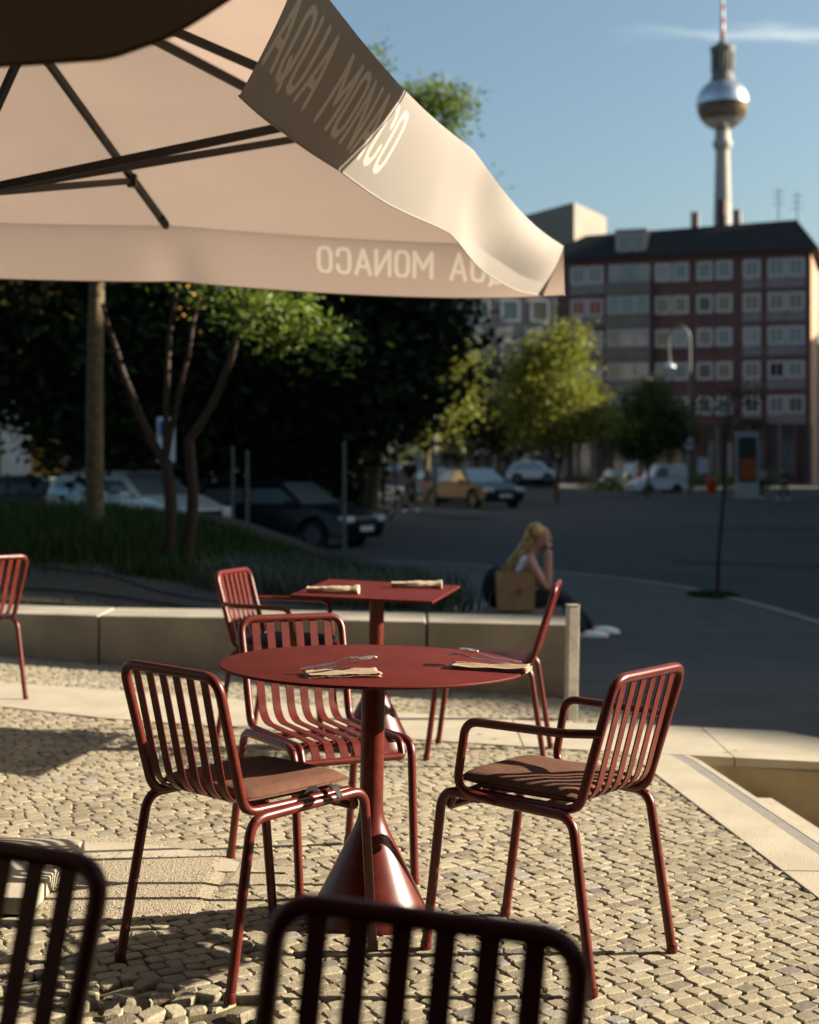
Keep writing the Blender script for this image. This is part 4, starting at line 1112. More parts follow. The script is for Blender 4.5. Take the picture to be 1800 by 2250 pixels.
for fl in range(5):
    z0 = 2.7 + fl * 2.75
    for c in range(4):
        x0 = .45 + c * 2.02; window(sb_, x0, x0 + 1.25, z0, z0 + 1.45, -.04, M['wframe'], M['pane' if (fl * 3 + c) % 4 else 'pane_y'], fw=.1)
    m = MB(); m.box(.02, 8.28, -.02, .03, z0 - .85, z0 - .79); m.obj('panel_joint', M['plinth'], sb_)
for c in range(5):
    m = MB(); m.box(.05 + c * 2.02 - .03, .05 + c * 2.02 + .09, -.06, .05, 0, pz_(602) - zg2); m.obj('pilaster', M['bgrey'], sb_)
for c in range(4):
    window(sb_, .4 + c * 2.05, 1.9 + c * 2.05, .1, 2.2, -.03, M['plinth'], M['pane'], fw=.1)
P3 = 210.0
fb = bldg('distant_tower_block', 'distant block with a sunlit side rising behind the roof at left of the red house', loc=((1262 - 900) / F * P3, P3, 0), rz=0)
w = (1352 - 1262) / F * P3; m = MB()
zt3 = lambda v: CH - (v - VH) / F * P3
m.add([(0, 0, -2), (w, w * 1.6, -2), (w - 9, w * 1.6 + 9, -2), (-9.2, 12, -2), (0, 0, zt3(444)), (w, w * 1.6, zt3(458) + .3), (w - 9, w * 1.6 + 9, zt3(458) + 1), (-9.2, 12, zt3(470) + 1)],
      [(3, 2, 1, 0), (4, 5, 6, 7), (0, 1, 5, 4), (1, 2, 6, 5), (2, 3, 7, 6), (3, 0, 4, 7)]); m.cur = 0
m.obj('tower_wall', M['conc_far'], fb)
m = MB(); dv = Vector((-9.2, 12, 0)).normalized(); nn = Vector((-dv.y, dv.x, 0)) * .05
for k in range(8):
    z0 = 4 + k * 3.9; a = dv * 1.0; b = dv * 14; 
    if z0 + 2 < zt3(470): m.add([(a.x, a.y, z0), (b.x, b.y, z0), (b.x, b.y, z0 + 2), (a.x, a.y, z0 + 2), (a.x - .1, a.y - .1, z0), (b.x - .1, b.y - .1, z0), (b.x - .1, b.y - .1, z0 + 2), (a.x - .1, a.y - .1, z0 + 2)], [(4, 5, 6, 7), (7, 6, 2, 3), (4, 0, 1, 5)])
m.obj('window_band', M['far_dk'], fb)
# ochre building far left behind the trees
yb = bldg('ochre_building', 'ochre yellow house with a white pillar at the far left behind the trees', loc=(-18.5, 52, zs(-14, 52)), rz=.0)
m = MB(); m.box(0, 10.2, 0, 8, 1.0, 8.5); m.obj('wall', M['yellowwall'], yb)
m = MB(); m.box(-.05, 10.25, -.05, 7.9, -.5, .998); m.obj('plinth', M['bgrey'], yb)
for x in (4.15, 9.0): m = MB(); m.box(x, x + .95, -.5, -.06, -.4, 3.9); m.obj('pillar', M['whitewall'], yb)
for x in (1, 6.0): window(yb, x, x + 1.4, 1.6, 3.4, -.05, M['wframe'], M['pane'])
# buildings outside the picture on the right; their shade lies over the street
oa = bldg('side_street_building', 'tall plain house outside the picture at the right, shading the street', loc=(0, 0, 0))
d1 = Vector((1, -.675, 0)).normalized(); nrm = Vector((-d1.y, d1.x, 0)); HA = 15.0; sA = HA / tan(SUN_EL)
Pm = Vector((.86 + sA * cos(SUN_AZ), 7.88 + sA * sin(SUN_AZ), 0)); tL = -(Pm.x - 10.4) / d1.x; A0 = Pm + d1 * tL; A1 = Pm + d1 * 55
m = MB(); m.prism([(A0.x, A0.y), (A1.x, A1.y), (A1.x + nrm.x * 12, A1.y + nrm.y * 12), (A0.x + nrm.x * 12, A0.y + nrm.y * 12)], -2, HA); m.obj('wall', M['slabwall'], oa)
ob = bldg('low_side_building', 'low plain building row outside the picture along the right side of the street')
m = MB(); m.prism([(16.9, 38.5), (34, 38.5), (38, 74), (25.5, 74)], -2, 10.3); m.obj('wall', M['slabwall'], ob)
m = MB(); m.prism([(26.5, 74.1), (44, 74.1), (50, 101), (33.5, 101)], -2, 12.5); m.obj('rear_wall', M['slabwall'], ob)
oc = bldg('far_side_building', 'plain apartment house outside the picture right of the red block')
m = MB(); m.prism([(66, 112), (84, 112), (84, 140), (66, 140)], -2, 26); m.obj('wall', M['slabwall'], oc)
od = bldg('far_row_house', 'plain row of houses closing the street right of the red block')
m = MB(); m.prism([(38.5, 150), (64, 150), (64, 162), (38.5, 162)], -2, 14); m.obj('wall', M['slabwall'], od)
cf = bldg('skylight_blocker', 'dark cafe added unseen behind the camera to cut skylight, with a wing on its right')  # unseen, added to block skylight and keep the near chairs dark
m = MB(); m.prism([(-26, -9), (26, -9), (26, -3.6), (-26, -3.6)], -1, 13); m.obj('front', M['blocker'], cf)
m = MB(); m.prism([(7.6, -3.59), (16, -3.59), (16, 2.62), (7.6, 2.62)], -1, 9); m.obj('wing', M['blocker'], cf)  # wing added to shade the ground and chairs near the camera
m = MB(); m.prism([(-26, -3.59), (-12, -3.59), (-12, 6), (-26, 6)], -1, 12); m.obj('left_wing', M['blocker'], cf)

# ------------------------------------------------------------------ television tower
TD = 885.0; tu = 1588; S_ = TD / F
tw = empty('television_tower', ((tu - 900) * S_, TD, 0), 0, 'tall concrete television tower with a steel sphere and red and white mast', 'tower')
tz = lambda v: CH - (v - VH) * S_
M_ = M
def lp(name, prof, mt, seg=40, parent=tw): 
    m = MB(); m.lathe(prof, seg); return m.obj(name, mt, parent, 50)
px = lambda w: w * S_ / 2
lp('shaft', [(px(44), 0), (px(38), tz(480)), (px(30), tz(330)), (px(29), tz(322))], M['tower_c'])
lp('shaft_ring', [(px(34), tz(328)), (px(42), tz(320)), (px(42), tz(312)), (px(34), tz(306)), (px(32), tz(286))], M['tower_c'])
rc = px(114); zc_ = tz(229); prof = []
for k in range(33):
    a = -pi / 2 + .22 + (pi - .5) * k / 32
    prof.append((rc * cos(a), zc_ + rc * sin(a)))
split = [p for p in prof if p[1] < zc_ - rc * .62]; mid = [p for p in prof if zc_ - rc * .66 < p[1] < zc_ - rc * .06]; top_ = [p for p in prof if p[1] > zc_ - rc * .10]
sp = lp('sphere', split, M['sphere']); lp('sphere_windows', [(r * .995, z) for r, z in mid], M['sphere_glass']); s2 = lp('sphere_top', top_, M['sphere'], 48)
lp('equipment_drum', [(px(54), tz(182)), (px(46), tz(160)), (px(43), tz(150)), (px(45), tz(120)), (px(54), tz(112)), (px(54), tz(104)), (px(30), tz(100)), (px(24), tz(94))], M['tower_dk'])
for k in range(16):
    a = 2 * pi * k / 16; m = MB(); m.tube([(px(47) * cos(a), px(47) * sin(a), tz(158)), (px(47) * cos(a), px(47) * sin(a), tz(114))], px(4), 6); m.obj('aerial_panel', M['tower_c' if k % 2 else 'tower_dk'], tw)
vv = [96, 78, 66, 52, 40, 22, 8, -20, -60, -120]
for i, (a, b) in enumerate(zip(vv[:-1], vv[1:])):
    r1 = px(12 if i < 1 else 11 - i * .9); m = MB(); m.lathe([(r1, tz(a)), (r1 * .95, tz(b) - .05)], 14); m.obj('mast_section', M['tower_dk'] if i == 0 else (M['mast_r'] if i % 2 else M['mast_w']), tw)

# ------------------------------------------------------------------ trees
def leaf_cloud(m, blobs, size, R, per=1.0, flat=.0):
    """blobs: (x, y, z, rx, ry, rz, count)"""
    for bxx, byy, bzz, rx, ry, rz, n in blobs:
        ncl = max(4, int(n / 26)); cl = []
        for _ in range(ncl):
            a = R.uniform(0, 2 * pi); c = R.uniform(-1, 1); r = R.uniform(.35, 1) ** .5; s = sqrt(1 - c * c)
            cl.append((bxx + rx * r * s * cos(a), byy + ry * r * s * sin(a), bzz + rz * r * c))
        for _ in range(int(n * per)):
            cx, cy, cz = cl[R.randrange(ncl)]; sp = size * 3.2
            p = Vector((cx + R.gauss(0, sp), cy + R.gauss(0, sp), cz + R.gauss(0, sp * .7)))
            u = Vector((R.gauss(0, 1), R.gauss(0, 1), R.gauss(0, .6))).normalized(); v = u.cross(Vector((R.gauss(0, 1), R.gauss(0, 1), R.gauss(0, 1)))).normalized()
            L = size * R.uniform(.6, 1.2); w = L * .45
            m.add([p - u * L, p + v * w, p + u * L, p - v * w], [(0, 1, 2, 3)])
def branchy(m, base, tops, r0, R, nseg=7, wob=.12):
    if r0 == .112: wob = .012
    for tp, r1 in tops:
        a, b = Vector(base), Vector(tp); L = (b - a).length; pts = []; ra = []
        o1 = Vector((R.uniform(-1, 1), R.uniform(-1, 1), 0)) * wob * L * .5
        for i in range(nseg + 1):
            q = i / nseg; pts.append(a.lerp(b, q) + o1 * sin(pi * q) + Vector((R.uniform(-1, 1), R.uniform(-1, 1), 0)) * wob * .06 * L * (0 < i < nseg)); ra.append(r0 * (1 - q) + r1 * q)
        m.tube(pts, ra, 9)
def tree(label, x, y, z, trunks, blobs, leafmat, size, seed, bark='bark', name='tree', group=None, per=1.0):
    R = random.Random(seed); t = empty(name, (x, y, z), 0, label, 'tree', group)
    for i, (base, tops, r0) in enumerate(trunks):
        m = MB(); branchy(m, base, tops, r0, R); m.obj('trunk' if i == 0 or len(trunks) < 4 else 'branch', M[bark], t, 60)
    m = MB(); leaf_cloud(m, blobs, size, R, per); m.obj('crown', M[leafmat], t)
    return t
# two trees standing in the planting bed
tree('tree with a straight thick trunk rising from the grass at the left', -3.55, 16.5, .5,
     [((0, 0, -.1), [((.03, 0, 3.1), .085)], .112), ((.03, 0, 2.9), [((.9, .3, 4.6), .04), ((-1.1, .2, 4.8), .04), ((.1, -.2, 5.2), .05)], .07)],
     [(.1, 0, 3.35, .75, .7, .30, 1000), (.2, 0, 4.8, 1.8, 1.6, 1.2, 5200), (1.4, .3, 4.2, 1.0, .9, .8, 1200)], 'leaf_mid', .05, 21)
ms = tree('multi-stemmed tree with reddish curved stems behind the grass, lit leaves at its tip', -2.28, 14.1, .55,
     [((-.10, 0, -.2), [((-.10, 0, 1.2), .085)], .10), ((.16, 0, -.2), [((.22, .0, 1.5), .075)], .09),
      ((-.10, 0, 1.15), [((-1.0, .1, 3.4), .03)], .065), ((-.1, 0, 1.2), [((.42, .1, 3.9), .025), ((.12, 0, 4.2), .025)], .05), ((.22, 0, 1.45), [((.95, -.1, 3.1), .045)], .065), ((.95, -.1, 3.05), [((1.6, -.5, 4.1), .03), ((.8, -.1, 4.8), .04)], .045)],
     [(.9, -.3, 3.62, .8, .6, .25, 500), (1.25, -.5, 3.25, .50, .45, .22, 520), (1.62, -.6, 2.92, .28, .25, .16, 200),  (.5, 0, 4.9, 1.9, 1.5, 1.1, 3200), (2.6, .2, 5.6, .8, .8, .6, 500), (1.95, -.5, 3.0, .35, .3, .22, 300), (2.25, -.5, 2.72, .16, .2, .14, 120)], 'leaf', .075, 22, bark='bark2')
ms.scale = (.69, .69, .69)
# the tree whose crown shows against the sky above the parasol
tree('tall tree whose crown shows against the sky above the parasol edge', -1.2, 38.0, zs(-1.2, 38),
     [((0, 0, -.2), [((.2, 0, 6.2), .14)], .2), ((.2, 0, 6.0), [((1.9, 0, 10.6), .05), ((.6, .2, 11.2), .05), ((-1.6, .2, 10.0), .05)], .12)],
     [(1.75, 0, 10.9, .9, .7, .62, 1700), (2.45, 0, 10.95, .4, .4, .32, 420), (2.1, 0, 10.2, .35, .4, .25, 260), (.3, 0, 12.15, .2, .25, .32, 190), (3.3, 0, 8.95, .16, .12, .1, 40), (.6, .1, 10.4, 1.3, 1.2, .9, 2400)], 'leaf', .085, 23)

# the dark wood behind
def big(label, x, y, blobs, seed, th=3, r=.22, mt='leaf_dk', size=.17, bark='bark', grp='dark street trees behind the parking bays', per=1.0):
    z = zs(x, y)
    return tree(label, x, y, z, [((0, 0, -.3), [((.1, 0, th), r * .7)], r), ((.1, 0, th - .3), [((1.3, .3, th + 2.4), .06), ((-1.4, 0, th + 2.2), .06), ((.1, -.4, th + 3.2), .08)], r * .5)], blobs, mt, size, seed, bark, 'street_tree', grp, per)
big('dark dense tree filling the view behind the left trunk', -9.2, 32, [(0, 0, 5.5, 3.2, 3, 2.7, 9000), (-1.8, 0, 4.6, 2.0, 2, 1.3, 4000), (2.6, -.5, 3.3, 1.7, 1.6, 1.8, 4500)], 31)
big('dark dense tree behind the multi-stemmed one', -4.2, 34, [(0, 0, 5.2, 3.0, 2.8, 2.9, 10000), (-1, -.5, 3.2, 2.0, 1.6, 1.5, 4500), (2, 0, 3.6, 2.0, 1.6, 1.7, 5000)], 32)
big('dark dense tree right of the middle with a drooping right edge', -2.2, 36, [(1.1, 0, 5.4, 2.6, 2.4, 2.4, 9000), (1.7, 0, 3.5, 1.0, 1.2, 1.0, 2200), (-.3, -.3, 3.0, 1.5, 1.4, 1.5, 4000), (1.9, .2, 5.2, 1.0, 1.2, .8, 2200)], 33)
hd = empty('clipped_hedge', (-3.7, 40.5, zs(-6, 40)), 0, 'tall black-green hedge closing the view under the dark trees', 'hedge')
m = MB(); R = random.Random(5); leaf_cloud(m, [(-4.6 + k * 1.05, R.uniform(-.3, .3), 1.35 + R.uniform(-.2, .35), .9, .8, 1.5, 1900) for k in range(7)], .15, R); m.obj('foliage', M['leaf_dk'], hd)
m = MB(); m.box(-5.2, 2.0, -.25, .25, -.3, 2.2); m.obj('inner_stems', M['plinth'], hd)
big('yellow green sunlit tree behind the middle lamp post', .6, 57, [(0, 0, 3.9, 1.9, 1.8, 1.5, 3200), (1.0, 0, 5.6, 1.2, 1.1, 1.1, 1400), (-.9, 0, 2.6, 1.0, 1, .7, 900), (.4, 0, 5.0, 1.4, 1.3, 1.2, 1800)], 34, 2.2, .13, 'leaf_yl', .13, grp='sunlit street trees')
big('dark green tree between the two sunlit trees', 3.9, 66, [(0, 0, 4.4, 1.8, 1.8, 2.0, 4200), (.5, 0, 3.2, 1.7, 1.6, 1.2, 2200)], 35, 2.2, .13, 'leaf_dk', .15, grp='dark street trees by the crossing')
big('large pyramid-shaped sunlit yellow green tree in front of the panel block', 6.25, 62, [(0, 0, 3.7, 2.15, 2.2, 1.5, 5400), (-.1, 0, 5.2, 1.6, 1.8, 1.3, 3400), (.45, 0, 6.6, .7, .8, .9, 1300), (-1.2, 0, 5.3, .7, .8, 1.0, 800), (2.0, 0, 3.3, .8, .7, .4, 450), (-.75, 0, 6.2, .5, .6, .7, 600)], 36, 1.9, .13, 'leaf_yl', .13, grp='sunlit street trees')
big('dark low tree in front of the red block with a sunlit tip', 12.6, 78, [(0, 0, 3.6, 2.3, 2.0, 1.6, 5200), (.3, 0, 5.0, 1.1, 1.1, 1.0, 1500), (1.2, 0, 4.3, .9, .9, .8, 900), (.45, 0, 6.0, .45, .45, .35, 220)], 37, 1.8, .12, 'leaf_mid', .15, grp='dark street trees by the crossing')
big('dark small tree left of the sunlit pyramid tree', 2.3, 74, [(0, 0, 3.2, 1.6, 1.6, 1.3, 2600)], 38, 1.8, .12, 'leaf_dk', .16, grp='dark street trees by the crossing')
# sapling on the pavement
R = random.Random(8); sx, sy = 4.03, 19.1; sz = pave_z(3.9, 19.1)
sap = empty('sapling', (sx - .02, sy, sz), 0, 'slender young street tree with a bare stem and a few leaves on the pavement', 'tree')
m = MB(); m.tube([(0, 0, -.1), (.02, 0, .5), (.07, 0, 1.1), (.10, 0, 1.7), (.12, 0, 2.2), (.2, 0, 2.6)], [.032, .026, .022, .020, .016, .008], 8); m.obj('trunk', M['bark2'], sap, 60)
m = MB()
for a, b in (((.12, 0, 2.15), (.45, .1, 2.62)), ((.11, 0, 2.0), (-.1, .1, 2.5)), ((.14, 0, 2.3), (.35, -.1, 2.5))): m.tube([a, b], [.010, .004], 6)
m.obj('branches', M['bark2'], sap)
m = MB(); leaf_cloud(m, [(.38, .05, 2.62, .22, .2, .10, 130), (-.05, 0, 2.55, .16, .15, .12, 80), (.18, 0, 2.5, .2, .2, .1, 60)], .035, R); m.obj('crown', M['leaf_dk'], sap)
m = MB()
for k in range(420):
    a = R.uniform(0, 2 * pi); r = sqrt(R.random()); blades(m, sx - .08 + .30 * r * cos(a), sy + .42 * r * sin(a), sz - .01, 3, .07, .008, .03)
tag(m.obj('grass_tuft', M['grass']), 'patch of grass round the foot of the young street tree', 'grass', kind='stuff')

# ------------------------------------------------------------------ vehicles
def car(label, x, y, rz, L=4.3, Wc=1.78, H=1.47, paint=(.3, .3, .3), kind='hatch', z=None, name='parked_car', grp='cars parked along the street', metallic=.4, zoff=0):
    z = zs(x, y) if z is None else z
    t = empty(name, (x, y, z + zoff), rz, label, 'van' if kind == 'van' else 'car', grp)
    pm = mat('car_paint', paint, .38, metal=metallic, coat=.12, spec=.25)
    hw = Wc / 2; fr, rr = .82, L - .78; wr = .315
    bz_ = .60 * H + .02          # belt line
    if kind == 'van': bz_ = .56 * H
    def arch(cx): return [(cx + (wr + .06) * cos(a), .10 + wr * .72 + (wr + .06) * sin(a)) for a in [0 + pi * k / 8 for k in range(9)]]
    hood = .70 * H * .93
    top = {'hatch': [(0.03, .42), (.0, .58), (.10, .70), (.95, hood), (1.20, bz_ + .02)], 'sedan': [(0.03, .42), (.0, .58), (.12, .68), (1.0, hood), (1.30, bz_)], 'van': [(.03, .42), (0, .62), (.10, .80), (.85, 1.08), (1.05, bz_)], 'mini': [(.03, .42), (0, .55), (.08, .72), (.65, hood), (.9, bz_)]}[kind]
    rear = [(L - .06, bz_ + .02), (L, bz_ - .15), (L, .5), (L - .05, .32)] if kind != 'sedan' else [(L - .75, bz_ + .03), (L - .06, bz_ - .04), (L, bz_ - .2), (L, .45), (L - .05, .32)]
    outline = top + rear + [(rr + wr + .08, .22)] + arch(rr) + arch(fr)[:] + [(.12, .24)]
    # bottom runs from rear to front: arches go right to left
    out = outline
    m = MB(); n = len(out)
    def hwid(x_, z_, k):
        w = hw * (1 - .06 * max(0, (z_ - .55) / .5)); e = min(x_, L - x_)
        return (w - .12 * max(0, 1 - e / .55) ** 2) * k
    rings = [(1.0, .0), (.985, .0)]
    vs = [(px0, -hwid(px0, pz0, 1), pz0) for px0, pz0 in out] + [(px0, hwid(px0, pz0, 1), pz0) for px0, pz0 in out]
    m.add(vs, [tuple(range(n)), tuple(range(2 * n - 1, n - 1, -1))] + [(i, n + i, n + (i + 1) % n, (i + 1) % n) for i in range(n)])
    body = m.obj('body', pm, t, 25); bev(body, .045, 3)
    # greenhouse
    g = {'hatch': [(1.08, bz_), (1.85, H - .05), (2.3, H), (3.3, H - .03), (L - .35, H - .16), (L - .10, bz_)], 'sedan': [(1.15, bz_ - .01), (1.95, H - .05), (2.4, H), (3.1, H - .03), (L - .72, bz_)],
         'van': [(.95, bz_), (1.45, H - .12), (1.75, H), (L - .12, H), (L - .03, bz_)], 'mini': [(.75, bz_), (1.25, H - .05), (1.6, H), (L - .7, H - .03), (L - .12, bz_)]}[kind]
    def gw(z_): return hw * (.93 - (.20 if kind != 'van' else .07) * (z_ - bz_) / (H - bz_))
    ng = len(g); m = MB(); vs = [(a, -gw(b), b) for a, b in g] + [(a, gw(b), b) for a, b in g]
    vs2 = vs; m.add(vs, [tuple(range(ng)), tuple(range(2 * ng - 1, ng - 1, -1))] + [(i, ng + i, ng + (i + 1) % ng, (i + 1) % ng) for i in range(ng)])
    cab = m.obj('cabin', pm, t, 30); bev(cab, .05, 3)
    # windows just proud of the cabin
    def pane(nm, quad, nvec):
        m = MB(); q0 = [Vector(p) + Vector(nvec) * .006 for p in quad]; q1 = [Vector(p) - Vector(nvec) * .02 for p in quad]; k = len(quad)
        m.add(q0 + q1, [tuple(range(k)), tuple(range(2 * k - 1, k - 1, -1))] + [(i, (i + 1) % k, k + (i + 1) % k, k + i) for i in range(k)]); m.obj(nm, M['carglass'], t)
    a, b = Vector((g[0][0], 0, g[0][1])), Vector((g[1][0], 0, g[1][1])); nv = Vector((-(b.z - a.z), 0, b.x - a.x)).normalized()
    w0, w1 = gw(a.z) - .09, gw(b.z) - .08; a2 = a.lerp(b, .08); b2 = a.lerp(b, .94)
    pane('windscreen', [(a2.x, -w0, a2.z), (b2.x, -w1, b2.z), (b2.x, w1, b2.z), (a2.x, w0, a2.z)], nv)
    if kind != 'van':
        a, b = Vector((g[-2][0], 0, g[-2][1])), Vector((g[-1][0], 0, g[-1][1])); nv = Vector((-(b.z - a.z), 0, b.x - a.x)).normalized(); a2, b2 = a.lerp(b, .10), a.lerp(b, .85)
        pane('rear_window', [(a2.x, -gw(a.z) + .09, a2.z), (b2.x, -gw(b.z) + .12, b2.z), (b2.x, gw(b.z) - .12, b2.z), (a2.x, gw(a.z) - .09, a2.z)], nv)
    zt_ = H - .13
    def gx(side, zz):
        seg_ = (g[0], g[1]) if side == 0 else (g[-2], g[-1]) if kind in ('sedan', 'mini', 'van', 'hatch') else None
        (xa, za), (xb, zb) = seg_; q = max(0, min(1, (zz - za) / (zb - za))); return xa + (xb - xa) * q
    zb_ = bz_ + .05; zt_ = min(zt_, g[-2][1] - .06 if kind == 'hatch' else zt_)
    x0b, x0t, x1b, x1t = gx(0, zb_) + .13, gx(0, zt_) + .14, gx(1, zb_) - .22, gx(1, zt_) - .15
    if kind == 'sedan': zt2 = zt_; x1t = g[-2][0] - .02; x1b = g[-1][0] - .3
    if kind == 'van': x1b = x1t = 2.15
    mid_ = (x0b + x1b) / 2 + .1
    for s in (-1, 1):
        nv = Vector((0, s, .2))
        for xa_b, xa_t, xb_b, xb_t in (((x0b, x0t, mid_ - .04, mid_ - .04), (mid_ + .04, mid_ + .04, x1b, x1t)) if kind != 'van' else ((x0b, x0t, x1b, x1t),)):
            q = [(xa_b, s * gw(zb_), zb_), (xb_b, s * gw(zb_), zb_), (xb_t, s * gw(zt_), zt_), (xa_t, s * gw(zt_), zt_)]
            pane('side_window', q if s < 0 else q[::-1], nv)
        m = MB(); m.box(x0b + .02, x0b + .16, s * (hw - .02) if s > 0 else -hw - .16, s * (hw - .02) + (.18 if s > 0 else -.0) if s > 0 else -hw + .02, bz_ + .0, bz_ + .13); bev(m.obj('mirror', pm, t), .02)
        m = MB(); m.box(.0, .26, s * (hw - .42) if s > 0 else -(hw - .10), s * (hw - .10) if s > 0 else -(hw - .42), .60, .73); bev(m.obj('headlight', M['lamp_w'], t), .02)
        m = MB(); m.box(L - .16, L + .008, s * (hw - .36) if s > 0 else -(hw - .10), s * (hw - .10) if s > 0 else -(hw - .36), .72, .90); bev(m.obj('tail_light', M['lamp_r'], t), .02)
        for cx_ in (fr, rr):
            m = MB(); Mx = Matrix.Translation((cx_, s * (hw - .11), wr)) @ Matrix.Rotation(pi / 2, 4, 'X')
            m.lathe([(wr * .66, -.09), (wr * .96, -.10), (wr, -.07), (wr, .07), (wr * .96, .10), (wr * .66, .09)], 28, Mx); wl = m.obj('wheel', M['tyre'], t, 40)
            m = MB(); m.lathe([(wr * .64, -.092), (wr * .64, .092)], 28, Mx); m.obj('rim', M['rim'], wl, 40)
    for xx in (-.012, L + .002):
        m = MB(); m.box(xx, xx + .012, -.26, .26, .40, .51); m.obj('licence_plate', M['plate'], t)
    m = MB(); m.box(-.006, .05, -.45, .45, .53, .66); m.obj('grille', M['blackp'], t)
    return t
# local +x runs from the front to the rear of a car
def put_car(label, u, v, Y, heading, z=None, **k):
    X = (u - 900) / F * Y
    return car(label, X, Y, heading, z=z, **k)
put_car('silver hatchback parked behind the straight trunk at the left', 455, 1100, 30, radians(144), z=-.24, paint=(.62, .64, .64), L=4.2, H=1.50)
put_car('black hatchback parked beside the slim posts left of the planting', 806, 1150, 31.5, radians(150), z=-.46, metallic=0, paint=(.006, .007, .009), L=4.25, H=1.52)
put_car('dark car behind the black hatchback, only its roof showing', 640, 1100, 36, radians(165), z=-.40, paint=(.06, .062, .065), L=4.2, H=1.45)
put_car('dark car standing at the far left behind the silver one', 260, 1080, 38, radians(176), z=-.30, paint=(.05, .052, .06), L=4.2, H=1.42)
put_car('dark blue car with pale plate at the left picture edge', 62, 1060, 42, radians(178), z=-.20, paint=(.012, .015, .035), L=4.2, H=1.5)
put_car('dark grey sedan facing the crossing right of the lamp post', 1112, 1100, 51, radians(118), z=zs(2.6, 52) + .0, paint=(.045, .058, .066), L=4.5, kind='sedan', H=1.46)
put_car('dark estate car standing behind the grey sedan', 1010, 1080, 58, radians(110), z=zs(2, 58), paint=(.012, .013, .015), metallic=0, L=4.4, H=1.5)
put_car('pale beige taxi behind the lamp post', 968, 1060, 84, radians(165), z=zs(1, 84) + .25, paint=(.11, .10, .075), L=4.5, kind='sedan', H=1.48, metallic=0)
put_car('small white car below the sunlit tree', 1232, 1050, 97, radians(172), z=.22, paint=(.5, .5, .5), L=3.6, kind='mini', H=1.5, metallic=0)
put_car('red car under the dark tree left of the small white car', 1120, 1040, 104, radians(175), z=.25, paint=(.40, .02, .03), L=4.0, H=1.4, metallic=0)
put_car('white delivery van parked below the dark tree in front of the red block', 1388, 1085, 92, radians(14), z=zs(13.5, 91) - .1, paint=(.55, .56, .57), L=3.5, kind='van', H=1.9, metallic=0, name='delivery_van')
put_car('small black car left of the white van', 1338, 1080, 99, radians(62), z=zs(12, 95), paint=(.03, .03, .032), L=3.7, kind='mini', H=1.5)

# ------------------------------------------------------------------ street furniture
def poles(name, label, cat, x, y, z, h, r, mt='pole', group=None, extra=None):
    t = empty(name, (x, y, z), 0, label, cat, group); m = MB(); m.lathe([(r * 1.1, -.1), (r, .3), (r * .8, h)], 12); m.obj('pole', M[mt], t, 60)
    if extra: extra(t)
    return t
def XY(u, Y): return (u - 900) / F * Y
def lamp_head(t):
    m = MB(); m.tube([(0, 0, 6.2), (0, -.2, 6.5), (0, -.7, 6.6)], .035, 8); m.obj('arm', M['pole'], t); m = MB(); m.box(-.09, .09, -1.2, -.65, 6.55, 6.65); bev(m.obj('lamp_head', M['pole'], t), .02)
poles('street_lamp', 'straight grey street lamp post beside the grey sedan', 'street lamp', XY(955, 52), 52, zs(1, 52) - .02, 6.3, .085, extra=lamp_head)
def arch_lamp(t):
    pts = [(0, 0, 9.0)] + [(-.6 + .6 * cos(a), 0, 9.0 + .75 * sin(a)) for a in [pi * k / 12 for k in range(1, 13)]] + [(-1.2, 0, 8.4), (-1.15, 0, 7.7)]
    m = MB(); m.tube(pts, .06, 8); m.obj('curved_arm', M['pole'], t, 60)
    m = MB(); m.lathe([(.05, 7.75), (.34, 7.45), (.36, 7.36), (.05, 7.34)], 20, Matrix.Translation((-1.15, 0, 0))); m.obj('lamp_shade', M['sign_w'], t, 40)
    m = MB(); m.lathe([(.45, 0), (.45, .04)], 28, Matrix.Translation((-.1, -.1, 3.0)) @ Matrix.Rotation(pi / 2, 4, 'X')); s = m.obj('round_sign', M['sign_r'], t, 40)
    m = MB(); m.lathe([(.33, 0), (.33, .03)], 28, Matrix.Translation((-.1, -.14, 3.0)) @ Matrix.Rotation(pi / 2, 4, 'X')); m.obj('sign_face', M['sign_w'], s, 40)
poles('street_lamp', 'tall street lamp with a curved crook in front of the red block', 'street lamp', XY(1516, 84), 84, zs(16, 84), 9.05, .10, extra=arch_lamp)
GP = 'slim metal posts along the parking bays'
for lab, u, Y, z, h in (('slim grey post left of the curved stems, farther one', 512, 27, -.3, 2.0), ('slim grey post in front of the black hatchback', 544, 24.5, -.35, 1.95), ('slim grey post before the nose of the black hatchback', 757, 23.2, -.38, 2.1), ('slim grey post beside the walking people', 869, 44, .0, 2.2)):
    poles('slim_post', lab, 'post', XY(u, Y), Y, z, h, .035, group=GP)
def park_sign(t):
    m = MB(); m.box(-.16, .16, -.045, -.03, 1.75, 2.55); s = bev(m.obj('sign_plate', M['sign_w'], t), .003)
    m = MB(); m.box(-.12, .12, -.056, -.0455, 2.22, 2.48); m.obj('blue_field', M['sign_b'], s)
    # letter P
    m = MB(); m.tube([(-.04, -.060, 2.26), (-.04, -.060, 2.44), (.03, -.060, 2.44), (.05, -.060, 2.40), (.03, -.060, 2.35), (-.04, -.060, 2.35)], .010, 6); m.obj('letter', M['sign_w'], s)
poles('parking_sign', 'blue and white parking sign on a grey pole between trunk and stems', 'sign', XY(366, 26), 26, -.35, 2.55, .03, extra=park_sign)
bin_ = empty('litter_bin', (XY(1563, 80), 80, zs(17, 80)), 0, 'small orange litter bin on the far pavement', 'bin')
m = MB(); m.lathe([(.20, .25), (.27, .35), (.27, 1.05), (.20, 1.12)], 20); m.obj('bin_body', M['orange'], bin_, 40); m = MB(); m.lathe([(.03, -.05), (.03, .3)], 8); m.obj('stand', M['pole'], bin_)
